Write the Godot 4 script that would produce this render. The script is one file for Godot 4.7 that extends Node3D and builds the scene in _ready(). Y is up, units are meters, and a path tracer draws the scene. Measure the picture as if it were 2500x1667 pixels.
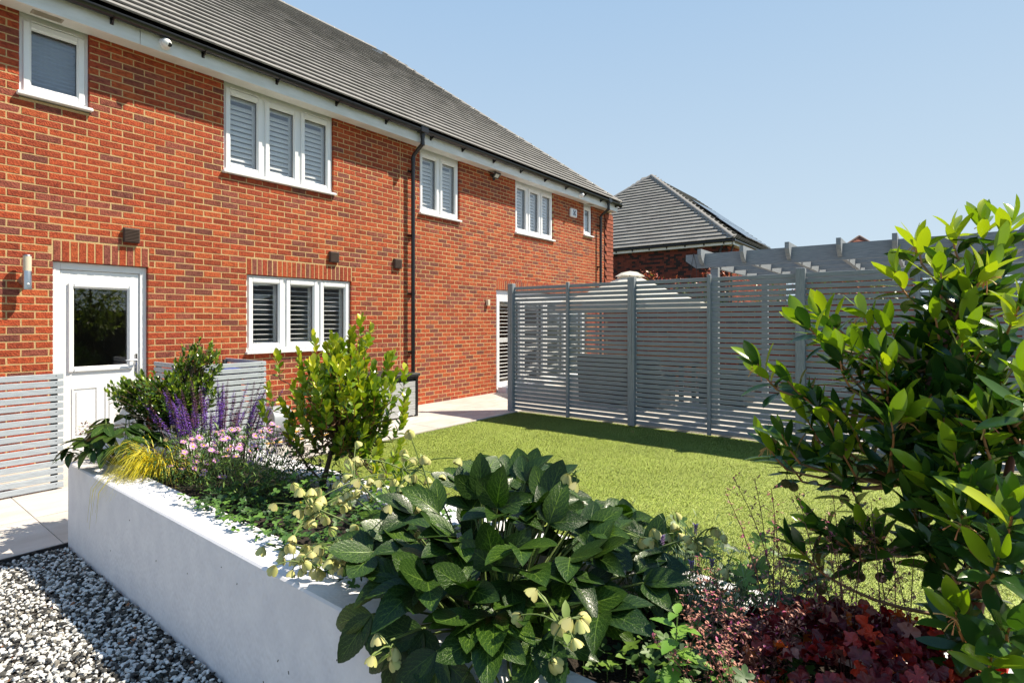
extends Node3D

# ---------------------------------------------------------------- mesh building
class MB:
	var v := PackedVector3Array()
	var n := PackedVector3Array()
	var c := PackedColorArray()
	var t := PackedVector2Array()
	var ix := PackedInt32Array()
	var col := Color(1, 1, 1)

	func face(p: Array, out: Vector3) -> void:
		var nn: Vector3 = (p[2] - p[0]).cross(p[1] - p[0])
		if nn.length() < 1e-12 and p.size() > 3:
			nn = (p[3] - p[0]).cross(p[2] - p[0])
		var q: Array = p
		if nn.dot(out) < 0.0:
			q = p.duplicate()
			q.reverse()
			nn = -nn
		nn = nn.normalized()
		var b := v.size()
		var k := q.size()
		for e in q:
			v.append(e)
			n.append(nn)
			c.append(col)
			t.append(Vector2(e.x + e.z, e.y))
		for j in range(1, k - 1):
			ix.append(b)
			ix.append(b + j)
			ix.append(b + j + 1)

	# one triangle, turned so that its front agrees with its normals
	func tri3(a: int, b: int, d: int) -> void:
		var g := (v[d] - v[a]).cross(v[b] - v[a])
		ix.append(a)
		if g.dot(n[a] + n[b] + n[d]) >= 0.0:
			ix.append(b)
			ix.append(d)
		else:
			ix.append(d)
			ix.append(b)

	# a box with chamfered edges; skip_back leaves the hidden face away
	func box(xf: Transform3D, size: Vector3, b := 0.0) -> void:
		var h := size * 0.5
		var bas := xf.basis
		var o := xf.origin
		for a in 3:
			var u := (a + 1) % 3
			var w := (a + 2) % 3
			for s: float in [-1.0, 1.0]:
				var pts := []
				for e in [[-1, -1], [1, -1], [1, 1], [-1, 1]]:
					var q := Vector3()
					q[a] = s * h[a]
					q[u] = e[0] * (h[u] - b)
					q[w] = e[1] * (h[w] - b)
					pts.append(o + bas * q)
				var d := Vector3()
				d[a] = s
				face(pts, bas * d)
			if b > 0.0:
				for su: float in [-1.0, 1.0]:
					for sw: float in [-1.0, 1.0]:
						var pts := []
						for e in [[0, -1], [0, 1], [1, 1], [1, -1]]:
							var q := Vector3()
							q[a] = e[1] * (h[a] - b)
							q[u] = su * (h[u] - (b if e[0] == 1 else 0.0))
							q[w] = sw * (h[w] - (b if e[0] == 0 else 0.0))
							pts.append(o + bas * q)
						var d := Vector3()
						d[u] = su
						d[w] = sw
						face(pts, bas * d)
		if b > 0.0:
			for sx: float in [-1.0, 1.0]:
				for sy: float in [-1.0, 1.0]:
					for sz: float in [-1.0, 1.0]:
						var pts := [Vector3(sx * h.x, sy * (h.y - b), sz * (h.z - b)), Vector3(sx * (h.x - b), sy * h.y, sz * (h.z - b)), Vector3(sx * (h.x - b), sy * (h.y - b), sz * h.z)]
						face([o + bas * pts[0], o + bas * pts[1], o + bas * pts[2]], bas * Vector3(sx, sy, sz))

	func bb(x0: float, x1: float, y0: float, y1: float, z0: float, z1: float, b := 0.0) -> void:
		box(Transform3D(Basis(), Vector3((x0 + x1) / 2, (y0 + y1) / 2, (z0 + z1) / 2)), Vector3(absf(x1 - x0), absf(y1 - y0), absf(z1 - z0)), b)

	# smooth strip between two rings of the same size
	func rings(rs: Array, ns: Array, closed := true) -> void:
		var k: int = rs[0].size()
		var b := v.size()
		for r in rs.size():
			for j in k:
				v.append(rs[r][j])
				n.append(ns[r][j])
				c.append(col)
				t.append(Vector2(float(j) / k, float(r) / rs.size()))
		for r in rs.size() - 1:
			for j in (k if closed else k - 1):
				var j2 := (j + 1) % k
				var a0 := b + r * k + j
				var a1 := b + r * k + j2
				var a2 := b + (r + 1) * k + j2
				var a3 := b + (r + 1) * k + j
				tri3(a0, a1, a2)
				tri3(a0, a2, a3)

	func tube(path: Array, rad: Array, sides := 6, caps := true) -> void:
		var rs := []
		var ns := []
		var side := Vector3()
		for k in path.size():
			var d: Vector3 = (path[mini(k + 1, path.size() - 1)] - path[maxi(k - 1, 0)]).normalized()
			if side == Vector3():
				side = d.cross(Vector3.UP if absf(d.y) < 0.9 else Vector3.RIGHT).normalized()
			side = (side - d * side.dot(d)).normalized()
			var up := d.cross(side)
			var rr := []
			var nn := []
			for j in sides:
				var an := TAU * j / sides
				var e := side * cos(an) + up * sin(an)
				rr.append(path[k] + e * rad[k])
				nn.append(e)
			rs.append(rr)
			ns.append(nn)
		rings(rs, ns)
		if caps:
			for k in [0, path.size() - 1]:
				var o: Vector3 = path[0] - path[1] if k == 0 else path[k] - path[k - 1]
				face(rs[k].duplicate(), o)

	# turned shape round the y axis of xf: profile of Vector2(radius, height)
	func lathe(prof: Array, sides: int, xf := Transform3D()) -> void:
		var rs := []
		var ns := []
		for k in prof.size():
			var d: Vector2 = (prof[mini(k + 1, prof.size() - 1)] - prof[maxi(k - 1, 0)]).normalized()
			var rr := []
			var nn := []
			for j in sides:
				var an := TAU * j / sides
				var e := Vector3(cos(an), 0, sin(an))
				rr.append(xf * (e * prof[k].x + Vector3(0, prof[k].y, 0)))
				nn.append((xf.basis * (e * d.y + Vector3(0, -d.x, 0))).normalized())
			rs.append(rr)
			ns.append(nn)
		rings(rs, ns)

	func add(o: MB, xf: Transform3D, tint := Color(1, 1, 1)) -> void:
		var b := v.size()
		var bas := xf.basis
		for k in o.v.size():
			v.append(xf * o.v[k])
			n.append((bas * o.n[k]).normalized())
			c.append(o.c[k] * tint)
		t.append_array(o.t)
		for k in o.ix:
			ix.append(b + k)

	func mesh() -> ArrayMesh:
		var a := []
		a.resize(Mesh.ARRAY_MAX)
		a[Mesh.ARRAY_VERTEX] = v
		a[Mesh.ARRAY_NORMAL] = n
		a[Mesh.ARRAY_COLOR] = c
		a[Mesh.ARRAY_TEX_UV] = t
		a[Mesh.ARRAY_INDEX] = ix
		var m := ArrayMesh.new()
		m.add_surface_from_arrays(Mesh.PRIMITIVE_TRIANGLES, a)
		return m

const EYE := Vector3(0, 1.46, 6.877)
var rng := RandomNumberGenerator.new()
var M := {}
var used := {}

func lin(r: float, g: float, b: float, a := 1.0) -> Color:
	var k := Color(r, g, b).linear_to_srgb()
	k.a = a
	return k

func mat(color: Color, rough := 0.7, vc := false) -> StandardMaterial3D:
	var m := StandardMaterial3D.new()
	m.albedo_color = color
	m.roughness = rough
	m.vertex_color_use_as_albedo = vc
	return m

func noise_tex(freq: float, lo: Color, hi: Color, oct := 4, sd := 1, size := 512, type := FastNoiseLite.TYPE_SIMPLEX_SMOOTH, mid = null) -> NoiseTexture2D:
	var f := FastNoiseLite.new()
	f.seed = sd
	f.noise_type = type
	f.frequency = freq
	f.fractal_octaves = oct
	var t := NoiseTexture2D.new()
	t.width = size
	t.height = size
	t.seamless = true
	t.noise = f
	var g := Gradient.new()
	g.set_color(0, lo)
	g.set_color(1, hi)
	if mid != null:
		g.add_point(0.5, mid)
	t.color_ramp = g
	return t

func bump_tex(freq: float, strength: float, oct := 4, sd := 5, size := 512, type := FastNoiseLite.TYPE_SIMPLEX_SMOOTH) -> NoiseTexture2D:
	var f := FastNoiseLite.new()
	f.seed = sd
	f.noise_type = type
	f.frequency = freq
	f.fractal_octaves = oct
	var t := NoiseTexture2D.new()
	t.width = size
	t.height = size
	t.seamless = true
	t.noise = f
	t.as_normal_map = true
	t.bump_strength = strength
	return t

func tri(m: StandardMaterial3D, tex: Texture2D, scale: Vector3, nrm: Texture2D = null, ns := 1.0) -> StandardMaterial3D:
	m.albedo_texture = tex
	m.uv1_triplanar = true
	m.uv1_world_triplanar = true
	m.uv1_scale = scale
	if nrm:
		m.normal_enabled = true
		m.normal_texture = nrm
		m.normal_scale = ns
	return m

func numbered(s: String) -> String:
	var k: int = used.get(s, 0)
	used[s] = k + 1
	return s if k == 0 else "%s_%03d" % [s, k]

func put(mb, called: String, m: Material, parent: Node3D, at := Transform3D()) -> MeshInstance3D:
	var o := MeshInstance3D.new()
	o.mesh = mb.mesh() if mb is MB else mb
	o.material_override = m
	o.transform = at
	o.name = called
	parent.add_child(o, true)
	return o

func tag(o: Node3D, label: String, category: String, group := "") -> Node3D:
	o.set_meta("label", label)
	o.set_meta("category", category)
	if group:
		o.set_meta("group", group)
	return o

func thing(called: String, label: String, category: String, at := Vector3.ZERO, group := "") -> Node3D:
	var o := Node3D.new()
	o.name = numbered(called)
	o.position = at
	add_child(o)
	return tag(o, label, category, group)

func single(mb: MB, called: String, m: Material, label: String, category: String, at := Vector3.ZERO, group := "") -> Node3D:
	var o := put(mb, numbered(called), m, self, Transform3D(Basis(), at))
	return tag(o, label, category, group)

func structure(mb: MB, called: String, m: Material) -> MeshInstance3D:
	var o := put(mb, called, m, self)
	o.set_meta("kind", "structure")
	return o

func stuff(o: Node3D) -> Node3D:
	o.set_meta("kind", "stuff")
	return o

func rr(a: float, b: float) -> float:
	return rng.randf_range(a, b)

func T(x: float, y: float, z: float) -> Transform3D:
	return Transform3D(Basis(), Vector3(x, y, z))

# frame whose +z runs along d and whose +y is as near as can be to up
func aim(at: Vector3, d: Vector3, up := Vector3.UP, s := 1.0) -> Transform3D:
	var z := d.normalized()
	var x := up.cross(z)
	if x.length() < 0.01:
		x = Vector3.RIGHT.cross(z)
	x = x.normalized()
	return Transform3D(Basis(x * s, z.cross(x) * s, z * s), at)

# ---------------------------------------------------------------- start
func _ready() -> void:
	rng.seed = 20240607
	view_and_light()
	materials()
	ground()
	main_house()
	house_fittings()
	fence_and_pergola()
	beyond_fence()
	neighbour_houses()
	small_objects()
	planter()
	garden_behind()
	plants()

func view_and_light() -> void:
	var cam := Camera3D.new()
	cam.name = "camera"
	cam.projection = Camera3D.PROJECTION_FRUSTUM
	cam.near = 0.05
	cam.far = 400.0
	cam.size = 2.0 * cam.near * (1667.0 / 2.0) / 1351.0
	cam.frustum_offset = Vector2(116.6, -47.6) / 1351.0 * cam.near
	var th := deg_to_rad(40.096)
	add_child(cam)
	cam.look_at_from_position(EYE, EYE + Vector3(cos(th), 0, -sin(th)))
	cam.current = true
	var sun := DirectionalLight3D.new()
	sun.name = "sun"
	add_child(sun)
	sun.look_at_from_position(Vector3.ZERO, Vector3(-1.07, -2.045, -1.0))
	sun.light_energy = 1.6
	sun.light_color = Color(1.0, 0.955, 0.87)
	sun.light_angular_distance = 0.5
	sun.shadow_enabled = true
	var env := Environment.new()
	env.background_mode = Environment.BG_SKY
	var sm := ProceduralSkyMaterial.new()
	sm.sky_top_color = Color(0.345, 0.505, 0.67)
	sm.sky_horizon_color = Color(0.645, 0.70, 0.735)
	sm.sky_curve = 0.5
	sm.sky_energy_multiplier = 1.0
	sm.ground_bottom_color = Color(0.35, 0.35, 0.32)
	sm.ground_horizon_color = Color(0.45, 0.47, 0.47)
	sm.sun_angle_max = 1.0
	var sky := Sky.new()
	sky.sky_material = sm
	env.sky = sky
	env.tonemap_mode = Environment.TONE_MAPPER_LINEAR
	env.tonemap_exposure = 1.82
	env.sdfgi_enabled = true
	env.ssao_enabled = true
	env.ssil_enabled = true
	var we := WorldEnvironment.new()
	we.name = "world"
	we.environment = env
	add_child(we)

func materials() -> void:
	# fired brick: vertex colour is the tone of the brick, the texture its burnt smears and drag marks
	var smear := noise_tex(0.03, Color(0.70, 0.60, 0.62), Color(1.0, 1.0, 1.0), 4, 3, 512, FastNoiseLite.TYPE_SIMPLEX_SMOOTH, Color(0.95, 0.92, 0.92))
	M.brick = tri(mat(Color.WHITE, 0.92, true), smear, Vector3(0.9, 1.8, 0.9), bump_tex(0.08, 6.0, 4, 11), 0.8)
	M.mortar = tri(mat(lin(0.66, 0.45, 0.215), 0.95), noise_tex(0.05, Color(0.80, 0.80, 0.80), Color(1, 1, 1), 4, 4), Vector3(2, 2, 2), bump_tex(0.2, 4.0), 0.6)
	M.upvc = mat(lin(0.80, 0.80, 0.81), 0.28)
	M.fascia = tri(mat(lin(0.80, 0.80, 0.80), 0.35), noise_tex(0.01, Color(0.90, 0.90, 0.88), Color(1, 1, 1), 5, 8), Vector3(0.4, 1.2, 0.4))
	M.black = mat(lin(0.012, 0.012, 0.014), 0.28)
	M.black_matt = mat(lin(0.016, 0.016, 0.018), 0.6)
	M.roof = tri(mat(Color.WHITE, 0.85, true), noise_tex(0.04, Color(0.86, 0.855, 0.85), Color(1, 1, 1), 4, 9), Vector3(0.7, 0.7, 0.7), bump_tex(0.2, 2.0), 0.2)
	M.glass = mat(Color(0.05, 0.07, 0.07, 0.03), 0.012)
	M.glass.transparency = BaseMaterial3D.TRANSPARENCY_ALPHA
	M.shutter = mat(lin(0.86, 0.87, 0.88), 0.4)
	M.dark_room = mat(lin(0.42, 0.40, 0.37), 0.9)
	M.frosted = tri(mat(lin(0.42, 0.47, 0.50), 0.3), noise_tex(0.2, Color(0.85, 0.88, 0.92), Color(1, 1, 1), 2, 7, 256), Vector3(3, 3, 3))
	var grain := noise_tex(0.02, Color(0.80, 0.81, 0.83), Color(1, 1, 1), 5, 21)
	var gbump := bump_tex(0.03, 2.0, 5, 22)
	M.fence = tri(mat(lin(0.285, 0.312, 0.335), 0.72), grain, Vector3(1.5, 9.0, 0.5), gbump, 0.5)
	M.post = tri(mat(lin(0.285, 0.312, 0.335), 0.72), grain, Vector3(8.0, 0.6, 8.0), gbump, 0.6)
	M.pergola = tri(mat(lin(0.285, 0.312, 0.335), 0.7), grain, Vector3(2.0, 7.0, 0.6), gbump, 0.5)
	M.screen = tri(mat(lin(0.44, 0.48, 0.52), 0.68), grain, Vector3(0.6, 9.0, 2.0), gbump, 0.5)
	M.screen_post = mat(lin(0.03, 0.035, 0.045), 0.7)
	M.render = tri(mat(lin(0.76, 0.75, 0.77), 0.9), noise_tex(0.012, Color(0.94, 0.94, 0.95), Color(1, 1, 1), 6, 31, 1024), Vector3(0.6, 0.35, 0.6), bump_tex(0.35, 2.0, 2, 32, 256), 0.2)
	M.slab = tri(mat(Color.WHITE, 0.55, true), noise_tex(0.008, Color(0.90, 0.89, 0.88), Color(1, 1, 1), 6, 41), Vector3(0.5, 0.5, 1.4), bump_tex(0.2, 1.5, 3, 42), 0.3)
	M.grout = mat(lin(0.30, 0.27, 0.24), 0.95)
	M.soil = tri(mat(lin(0.045, 0.032, 0.022), 1.0), noise_tex(0.1, Color(0.5, 0.5, 0.5), Color(1, 1, 1), 4, 51, 256), Vector3(3, 3, 3), bump_tex(0.1, 10.0, 4, 52, 256), 1.0)
	M.earth = tri(mat(lin(0.11, 0.13, 0.05), 1.0), noise_tex(0.03, Color(0.6, 0.6, 0.55), Color(1, 1, 1), 4, 53, 256), Vector3(0.3, 0.3, 0.3))
	M.turf = tri(mat(lin(0.11, 0.15, 0.03), 1.0), noise_tex(0.05, Color(0.6, 0.65, 0.55), Color(1, 1, 1), 5, 55), Vector3(1, 1, 1))
	M.steel = mat(lin(0.55, 0.55, 0.55), 0.28)
	M.steel.metallic = 1.0
	M.chrome = mat(lin(0.7, 0.7, 0.72), 0.12)
	M.chrome.metallic = 1.0
	M.vent = mat(lin(0.075, 0.045, 0.035), 0.55)
	M.cream = mat(lin(0.62, 0.55, 0.42), 0.4)
	M.tint = mat(Color.WHITE, 0.55, true)
	M.tint_gloss = mat(Color.WHITE, 0.3, true)
	M.tint_matt = mat(Color.WHITE, 0.9, true)
	M.tile_red = tri(mat(Color.WHITE, 0.9, true), noise_tex(0.05, Color(0.65, 0.62, 0.6), Color(1, 1, 1), 4, 61), Vector3(2, 2, 2))
	M.canvas = mat(lin(0.58, 0.56, 0.51), 0.9)
	M.canvas.backlight_enabled = true
	M.canvas.backlight = Color(0.5, 0.5, 0.47)
	M.rattan = tri(mat(lin(0.03, 0.028, 0.027), 0.6), noise_tex(0.25, Color(0.5, 0.5, 0.5), Color(1, 1, 1), 2, 71, 256), Vector3(4, 4, 4), bump_tex(0.25, 8.0, 2, 72, 256), 1.0)
	M.bark = tri(mat(lin(0.13, 0.075, 0.045), 0.95), noise_tex(0.08, Color(0.5, 0.5, 0.5), Color(1, 1, 1), 4, 81, 256), Vector3(14, 4, 14), bump_tex(0.1, 12.0, 4, 82, 256), 1.0)
	M.solar = mat(lin(0.012, 0.016, 0.03), 0.12)
# ---------------------------------------------------------------- ground
func ground() -> void:
	var e := MB.new()
	e.face([Vector3(-150, -0.12, -150), Vector3(250, -0.12, -150), Vector3(250, -0.12, 150), Vector3(-150, -0.12, 150)], Vector3.UP)
	structure(e, "ground", M.earth)
	# patio: bedding with slabs laid on it, a narrow open joint between them
	var p := MB.new()
	p.bb(-6, 12.55, -0.10, -0.012, -0.1, 1.70)
	p.bb(-6, 2.16, -0.101, -0.012, 1.70, 2.495)
	p.bb(7.56, 12.55, -0.102, -0.012, 1.70, 12.0)
	var patio := structure(p, "patio", M.grout)
	var variants := []
	for k in 6:
		var s := MB.new()
		var q := rr(0.86, 1.0)
		s.col = Color(0.60, 0.565, 0.53) * q
		s.box(Transform3D(), Vector3(0.895, 0.02, 0.595), 0.0025)
		variants.append(s.mesh())
	var zs := [[-0.03, 0.57], [0.57, 1.17], [1.17, 1.695]]
	for i in range(-7, 14):
		var x0 := 1.09 + 0.9 * i
		var cut := fposmod(float(i), 2.0) * 0.0
		for z in zs:
			slab(patio, variants, x0 + cut, x0 + 0.9 + cut, z[0], z[1], 0.0)
		if i < 1:
			slab(patio, variants, x0, x0 + 0.9, 1.77, 2.495, 0.0)
			slab(patio, variants, x0, x0 + 0.9, 1.70, 1.765, 0.0)
	for i in 6:
		for j in 17:
			slab(patio, variants, 7.62 + 0.82 * i, 7.62 + 0.82 * (i + 1), 1.70 + 0.6 * j, 1.70 + 0.6 * (j + 1), 0.0)
	# metal edge between paving and gravel
	var ed := MB.new()
	ed.bb(-3.0, 1.11, -0.1, -0.002, 2.497, 2.509)
	put(ed, "edging_strip", M.black_matt, patio)
	# gravel bed: a dark bed sheet and loose chips
	var g := MB.new()
	g.face([Vector3(-4, -0.035, 2.51), Vector3(1.12, -0.035, 2.51), Vector3(1.12, -0.035, 10.0), Vector3(-4, -0.035, 10.0)], Vector3.UP)
	var bed := structure(g, "gravel_bed", M.soil)
	gravel(bed)
	# lawn
	var l := MB.new()
	l.face([Vector3(2.12, -0.02, 1.70), Vector3(7.56, -0.02, 1.70), Vector3(7.56, -0.02, 12.0), Vector3(2.12, -0.02, 12.0)], Vector3.UP)
	var lawn := structure(l, "lawn", M.turf)
	grass(lawn)

func slab(patio: Node3D, variants: Array, x0: float, x1: float, z0: float, z1: float, y: float) -> void:
	var o := MeshInstance3D.new()
	o.mesh = variants[rng.randi() % variants.size()]
	o.material_override = M.slab
	o.name = "paving_slab"
	o.transform = Transform3D(Basis().scaled(Vector3((x1 - x0 - 0.004) / 0.895, 1, (z1 - z0 - 0.004) / 0.595)), Vector3((x0 + x1) / 2, y - 0.01 + rr(-0.0008, 0.0008), (z0 + z1) / 2))
	patio.add_child(o, true)

func stone_mesh(sd: int) -> ArrayMesh:
	var r := RandomNumberGenerator.new()
	r.seed = sd
	# an angular chip: an octahedron-like lump with flat facets
	var pts := []
	for k in 14:
		var d := Vector3(r.randfn(), r.randfn() * 0.75, r.randfn()).normalized()
		pts.append(d * r.randf_range(0.75, 1.0) * Vector3(1.0, 0.62, 0.74))
	var mb := MB.new()
	# convex hull by brute force
	for i in pts.size():
		for j in range(i + 1, pts.size()):
			for k in range(j + 1, pts.size()):
				var nn: Vector3 = (pts[j] - pts[i]).cross(pts[k] - pts[i])
				if nn.length() < 1e-5:
					continue
				nn = nn.normalized()
				var pos := false
				var neg := false
				for q in pts:
					var s: float = nn.dot(q - pts[i])
					if s > 1e-5:
						pos = true
					elif s < -1e-5:
						neg = true
				if pos and neg:
					continue
				mb.face([pts[i], pts[j], pts[k]], -nn if pos else nn)
	return mb.mesh()

func gravel(bed: Node3D) -> void:
	var shapes := []
	for k in 6:
		shapes.append(stone_mesh(900 + k))
	var lists := []
	for k in 6:
		lists.append([])
	var step := 0.0205
	for layer in 2:
		var z := 2.52
		while z < 7.6:
			var x := -1.6
			while x < 1.105:
				# only where the bed can come into view
				if x > -1.6:
					var p := Vector3(x + rr(-0.011, 0.011), -0.03 + layer * 0.014 + rr(-0.004, 0.006), z + rr(-0.011, 0.011))
					if p.x < 1.098 and p.z > 2.525 and (layer == 0 or rng.randf() < 0.8):
						var s := rr(0.0095, 0.0175) * (1.0 if rng.randf() < 0.88 else 1.28)
						var b := Basis.from_euler(Vector3(rr(-0.5, 0.5), rr(0, TAU), rr(-0.5, 0.5))).scaled(Vector3(s, s * rr(0.8, 1.2), s))
						var col: Color
						var q := rng.randf()
						if q < 0.53:
							var w := rr(0.62, 0.92)
							col = Color(w, w * 0.985, w * 0.96)
						elif q < 0.86:
							var w := rr(0.03, 0.09)
							col = Color(w * 1.03, w, w * 0.93)
						elif q < 0.994:
							var w := rr(0.18, 0.34)
							col = Color(w, w * 0.93, w * 0.80)
						else:
							col = Color(0.34, 0.15, 0.07)
						lists[rng.randi() % 6].append([Transform3D(b, p), col])
				x += step
			z += step
	M.stone = tri(mat(Color.WHITE, 0.8, true), noise_tex(0.1, Color(0.8, 0.8, 0.8), Color(1, 1, 1), 3, 91, 256), Vector3(9, 9, 9))
	for k in 6:
		stuff(multi(shapes[k], lists[k], "gravel_chips", M.stone, bed))

func multi(mesh: Mesh, list: Array, called: String, m: Material, parent: Node3D) -> MultiMeshInstance3D:
	var mm := MultiMesh.new()
	mm.transform_format = MultiMesh.TRANSFORM_3D
	mm.use_colors = true
	mm.mesh = mesh
	mm.instance_count = list.size()
	for k in list.size():
		mm.set_instance_transform(k, list[k][0])
		mm.set_instance_color(k, list[k][1])
	var o := MultiMeshInstance3D.new()
	o.multimesh = mm
	o.material_override = m
	o.name = called
	parent.add_child(o, true)
	return o

func grass(lawn: Node3D) -> void:
	var mg := mat(Color.WHITE, 0.55, true)
	mg.backlight_enabled = true
	mg.backlight = Color(0.35, 0.35, 0.2)
	var meshes := []
	var fn := FastNoiseLite.new()
	fn.frequency = 5.0
	for k in 3:
		var mb := MB.new()
		for j in 5200:
			var a := rr(0, TAU)
			var r := 0.34 * sqrt(rng.randf())
			var p := Vector3(cos(a) * r, -0.02, sin(a) * r)
			var h := rr(0.007, 0.015)
			var lean := Vector3(rr(-1, 1), 0, rr(-1, 1)) * 0.016 + Vector3(-0.002, 0, 0.0)
			var ya := rr(0, TAU)
			var w := Vector3(cos(ya), 0, sin(ya)) * rr(0.0010, 0.0017)
			var q := rng.randf()
			mb.col = Color(0.26, 0.34, 0.052) if q < 0.5 else (Color(0.35, 0.42, 0.075) if q < 0.8 else (Color(0.12, 0.18, 0.028) if q < 0.92 else Color(0.44, 0.45, 0.16)))
			var nn := (Vector3.UP * 0.9 + lean * 14.0).normalized()
			var b := mb.v.size()
			var top := p + Vector3(0, h, 0) + lean
			var midp := p + Vector3(0, h * 0.6, 0) + lean * 0.4
			for e in [p - w, p + w, midp + w * 0.8, midp - w * 0.8, top]:
				mb.v.append(e)
				mb.n.append(nn)
				mb.c.append(mb.col)
				mb.t.append(Vector2())
			mb.tri3(b, b + 1, b + 2)
			mb.tri3(b, b + 2, b + 3)
			mb.tri3(b + 3, b + 2, b + 4)
		meshes.append(mb.mesh())
	var lists := [[], [], []]
	var x := 2.35
	while x < 7.6:
		var z := 1.95
		while z < 11.8:
			var q := rr(0.84, 1.14)
			var px := clampf(x + rr(-0.08, 0.08), 2.3, 7.35)
			var pz := maxf(z + rr(-0.08, 0.08), 2.03)
			lists[rng.randi() % 3].append([Transform3D(Basis(Vector3.UP, rr(-3.1, 3.1)), Vector3(px, 0, pz)), Color(q, q, q * rr(0.92, 1.08))])
			z += 0.3
		x += 0.3
	for k in 3:
		stuff(multi(meshes[k], lists[k], "grass_blades", mg, lawn))
# ---------------------------------------------------------------- the brick house
const WINS := [  # x0, x1, y0 (top of sill), y1, lights, kind
	[1.345, 1.94, 3.735, 4.50, 1, "blind"],
	[3.415, 5.105, 3.395, 4.50, 3, "closed"],
	[6.95, 8.025, 3.395, 4.50, 2, "closed"],
	[9.89, 11.475, 3.41, 4.50, 3, "closed"],
	[12.99, 13.455, 3.735, 4.50, 1, "frosted"],
	[3.725, 5.44, 1.07, 2.085, 3, "open"],
]
const DOOR := [1.62, 2.52, 0.0, 2.085]
const FRENCH := [9.2, 13.15, 0.0, 2.13]
const EAVE_Y := 4.73
const EAVE_Z := 0.33
const RIDGE_Y := 8.60
const RIDGE_Z := -4.28
const ROOF_X1 := 14.47
var house: Node3D
var brick_tones := []

func openings() -> Array:
	var r := []
	for w in WINS:
		r.append([w[0], w[1], w[2] - 0.04, w[3] + (0.1 if w[3] > 4 else 0.0)])
	r.append(DOOR)
	r.append(FRENCH)
	return r

func brick_tone() -> Color:
	var q := rng.randf()
	var k := rr(0.84, 1.14)
	if q < 0.38:
		return Color(0.42, 0.076, 0.024) * k
	if q < 0.60:
		return Color(0.34, 0.060, 0.022) * k
	if q < 0.76:
		return Color(0.50, 0.108, 0.032) * k
	if q < 0.95:
		return Color(0.28, 0.074, 0.044) * k
	return Color(0.22, 0.068, 0.046) * k

# one brick, its face towards +z at z = 0, with broken arrises
func brick_shape(w: float, h: float, dep: float, tone: Color, r: RandomNumberGenerator) -> MB:
	var mb := MB.new()
	mb.col = tone
	var x := w / 2
	var y := h / 2
	var b := r.randf_range(0.0025, 0.004)
	var j := func() -> float: return r.randf_range(-0.0014, 0.0014)
	var tilt: float = r.randf_range(-0.0012, 0.0012)
	var o := [Vector3(-x + j.call(), -y + j.call(), -b), Vector3(x + j.call(), -y + j.call(), -b), Vector3(x + j.call(), y + j.call(), -b), Vector3(-x + j.call(), y + j.call(), -b)]
	var f := []
	for e in o:
		f.append(Vector3(e.x - signf(e.x) * b, e.y - signf(e.y) * b, j.call() * 0.7 + tilt * signf(e.x)))
	mb.face(f, Vector3(0, 0, 1))
	for k in 4:
		var k2 := (k + 1) % 4
		var mid: Vector3 = (o[k] + o[k2]) / 2
		var out := Vector3(mid.x / x, mid.y / y, 0).normalized()
		if absf(mid.x) < x * 0.5:
			out = Vector3(0, signf(mid.y), 0)
		else:
			out = Vector3(signf(mid.x), 0, 0)
		mb.face([o[k], o[k2], f[k2], f[k]], out + Vector3(0, 0, 1))
		var p0: Vector3 = o[k]
		var p1: Vector3 = o[k2]
		mb.face([p0, p1, Vector3(p1.x, p1.y, -dep), Vector3(p0.x, p0.y, -dep)], out)
	return mb

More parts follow.
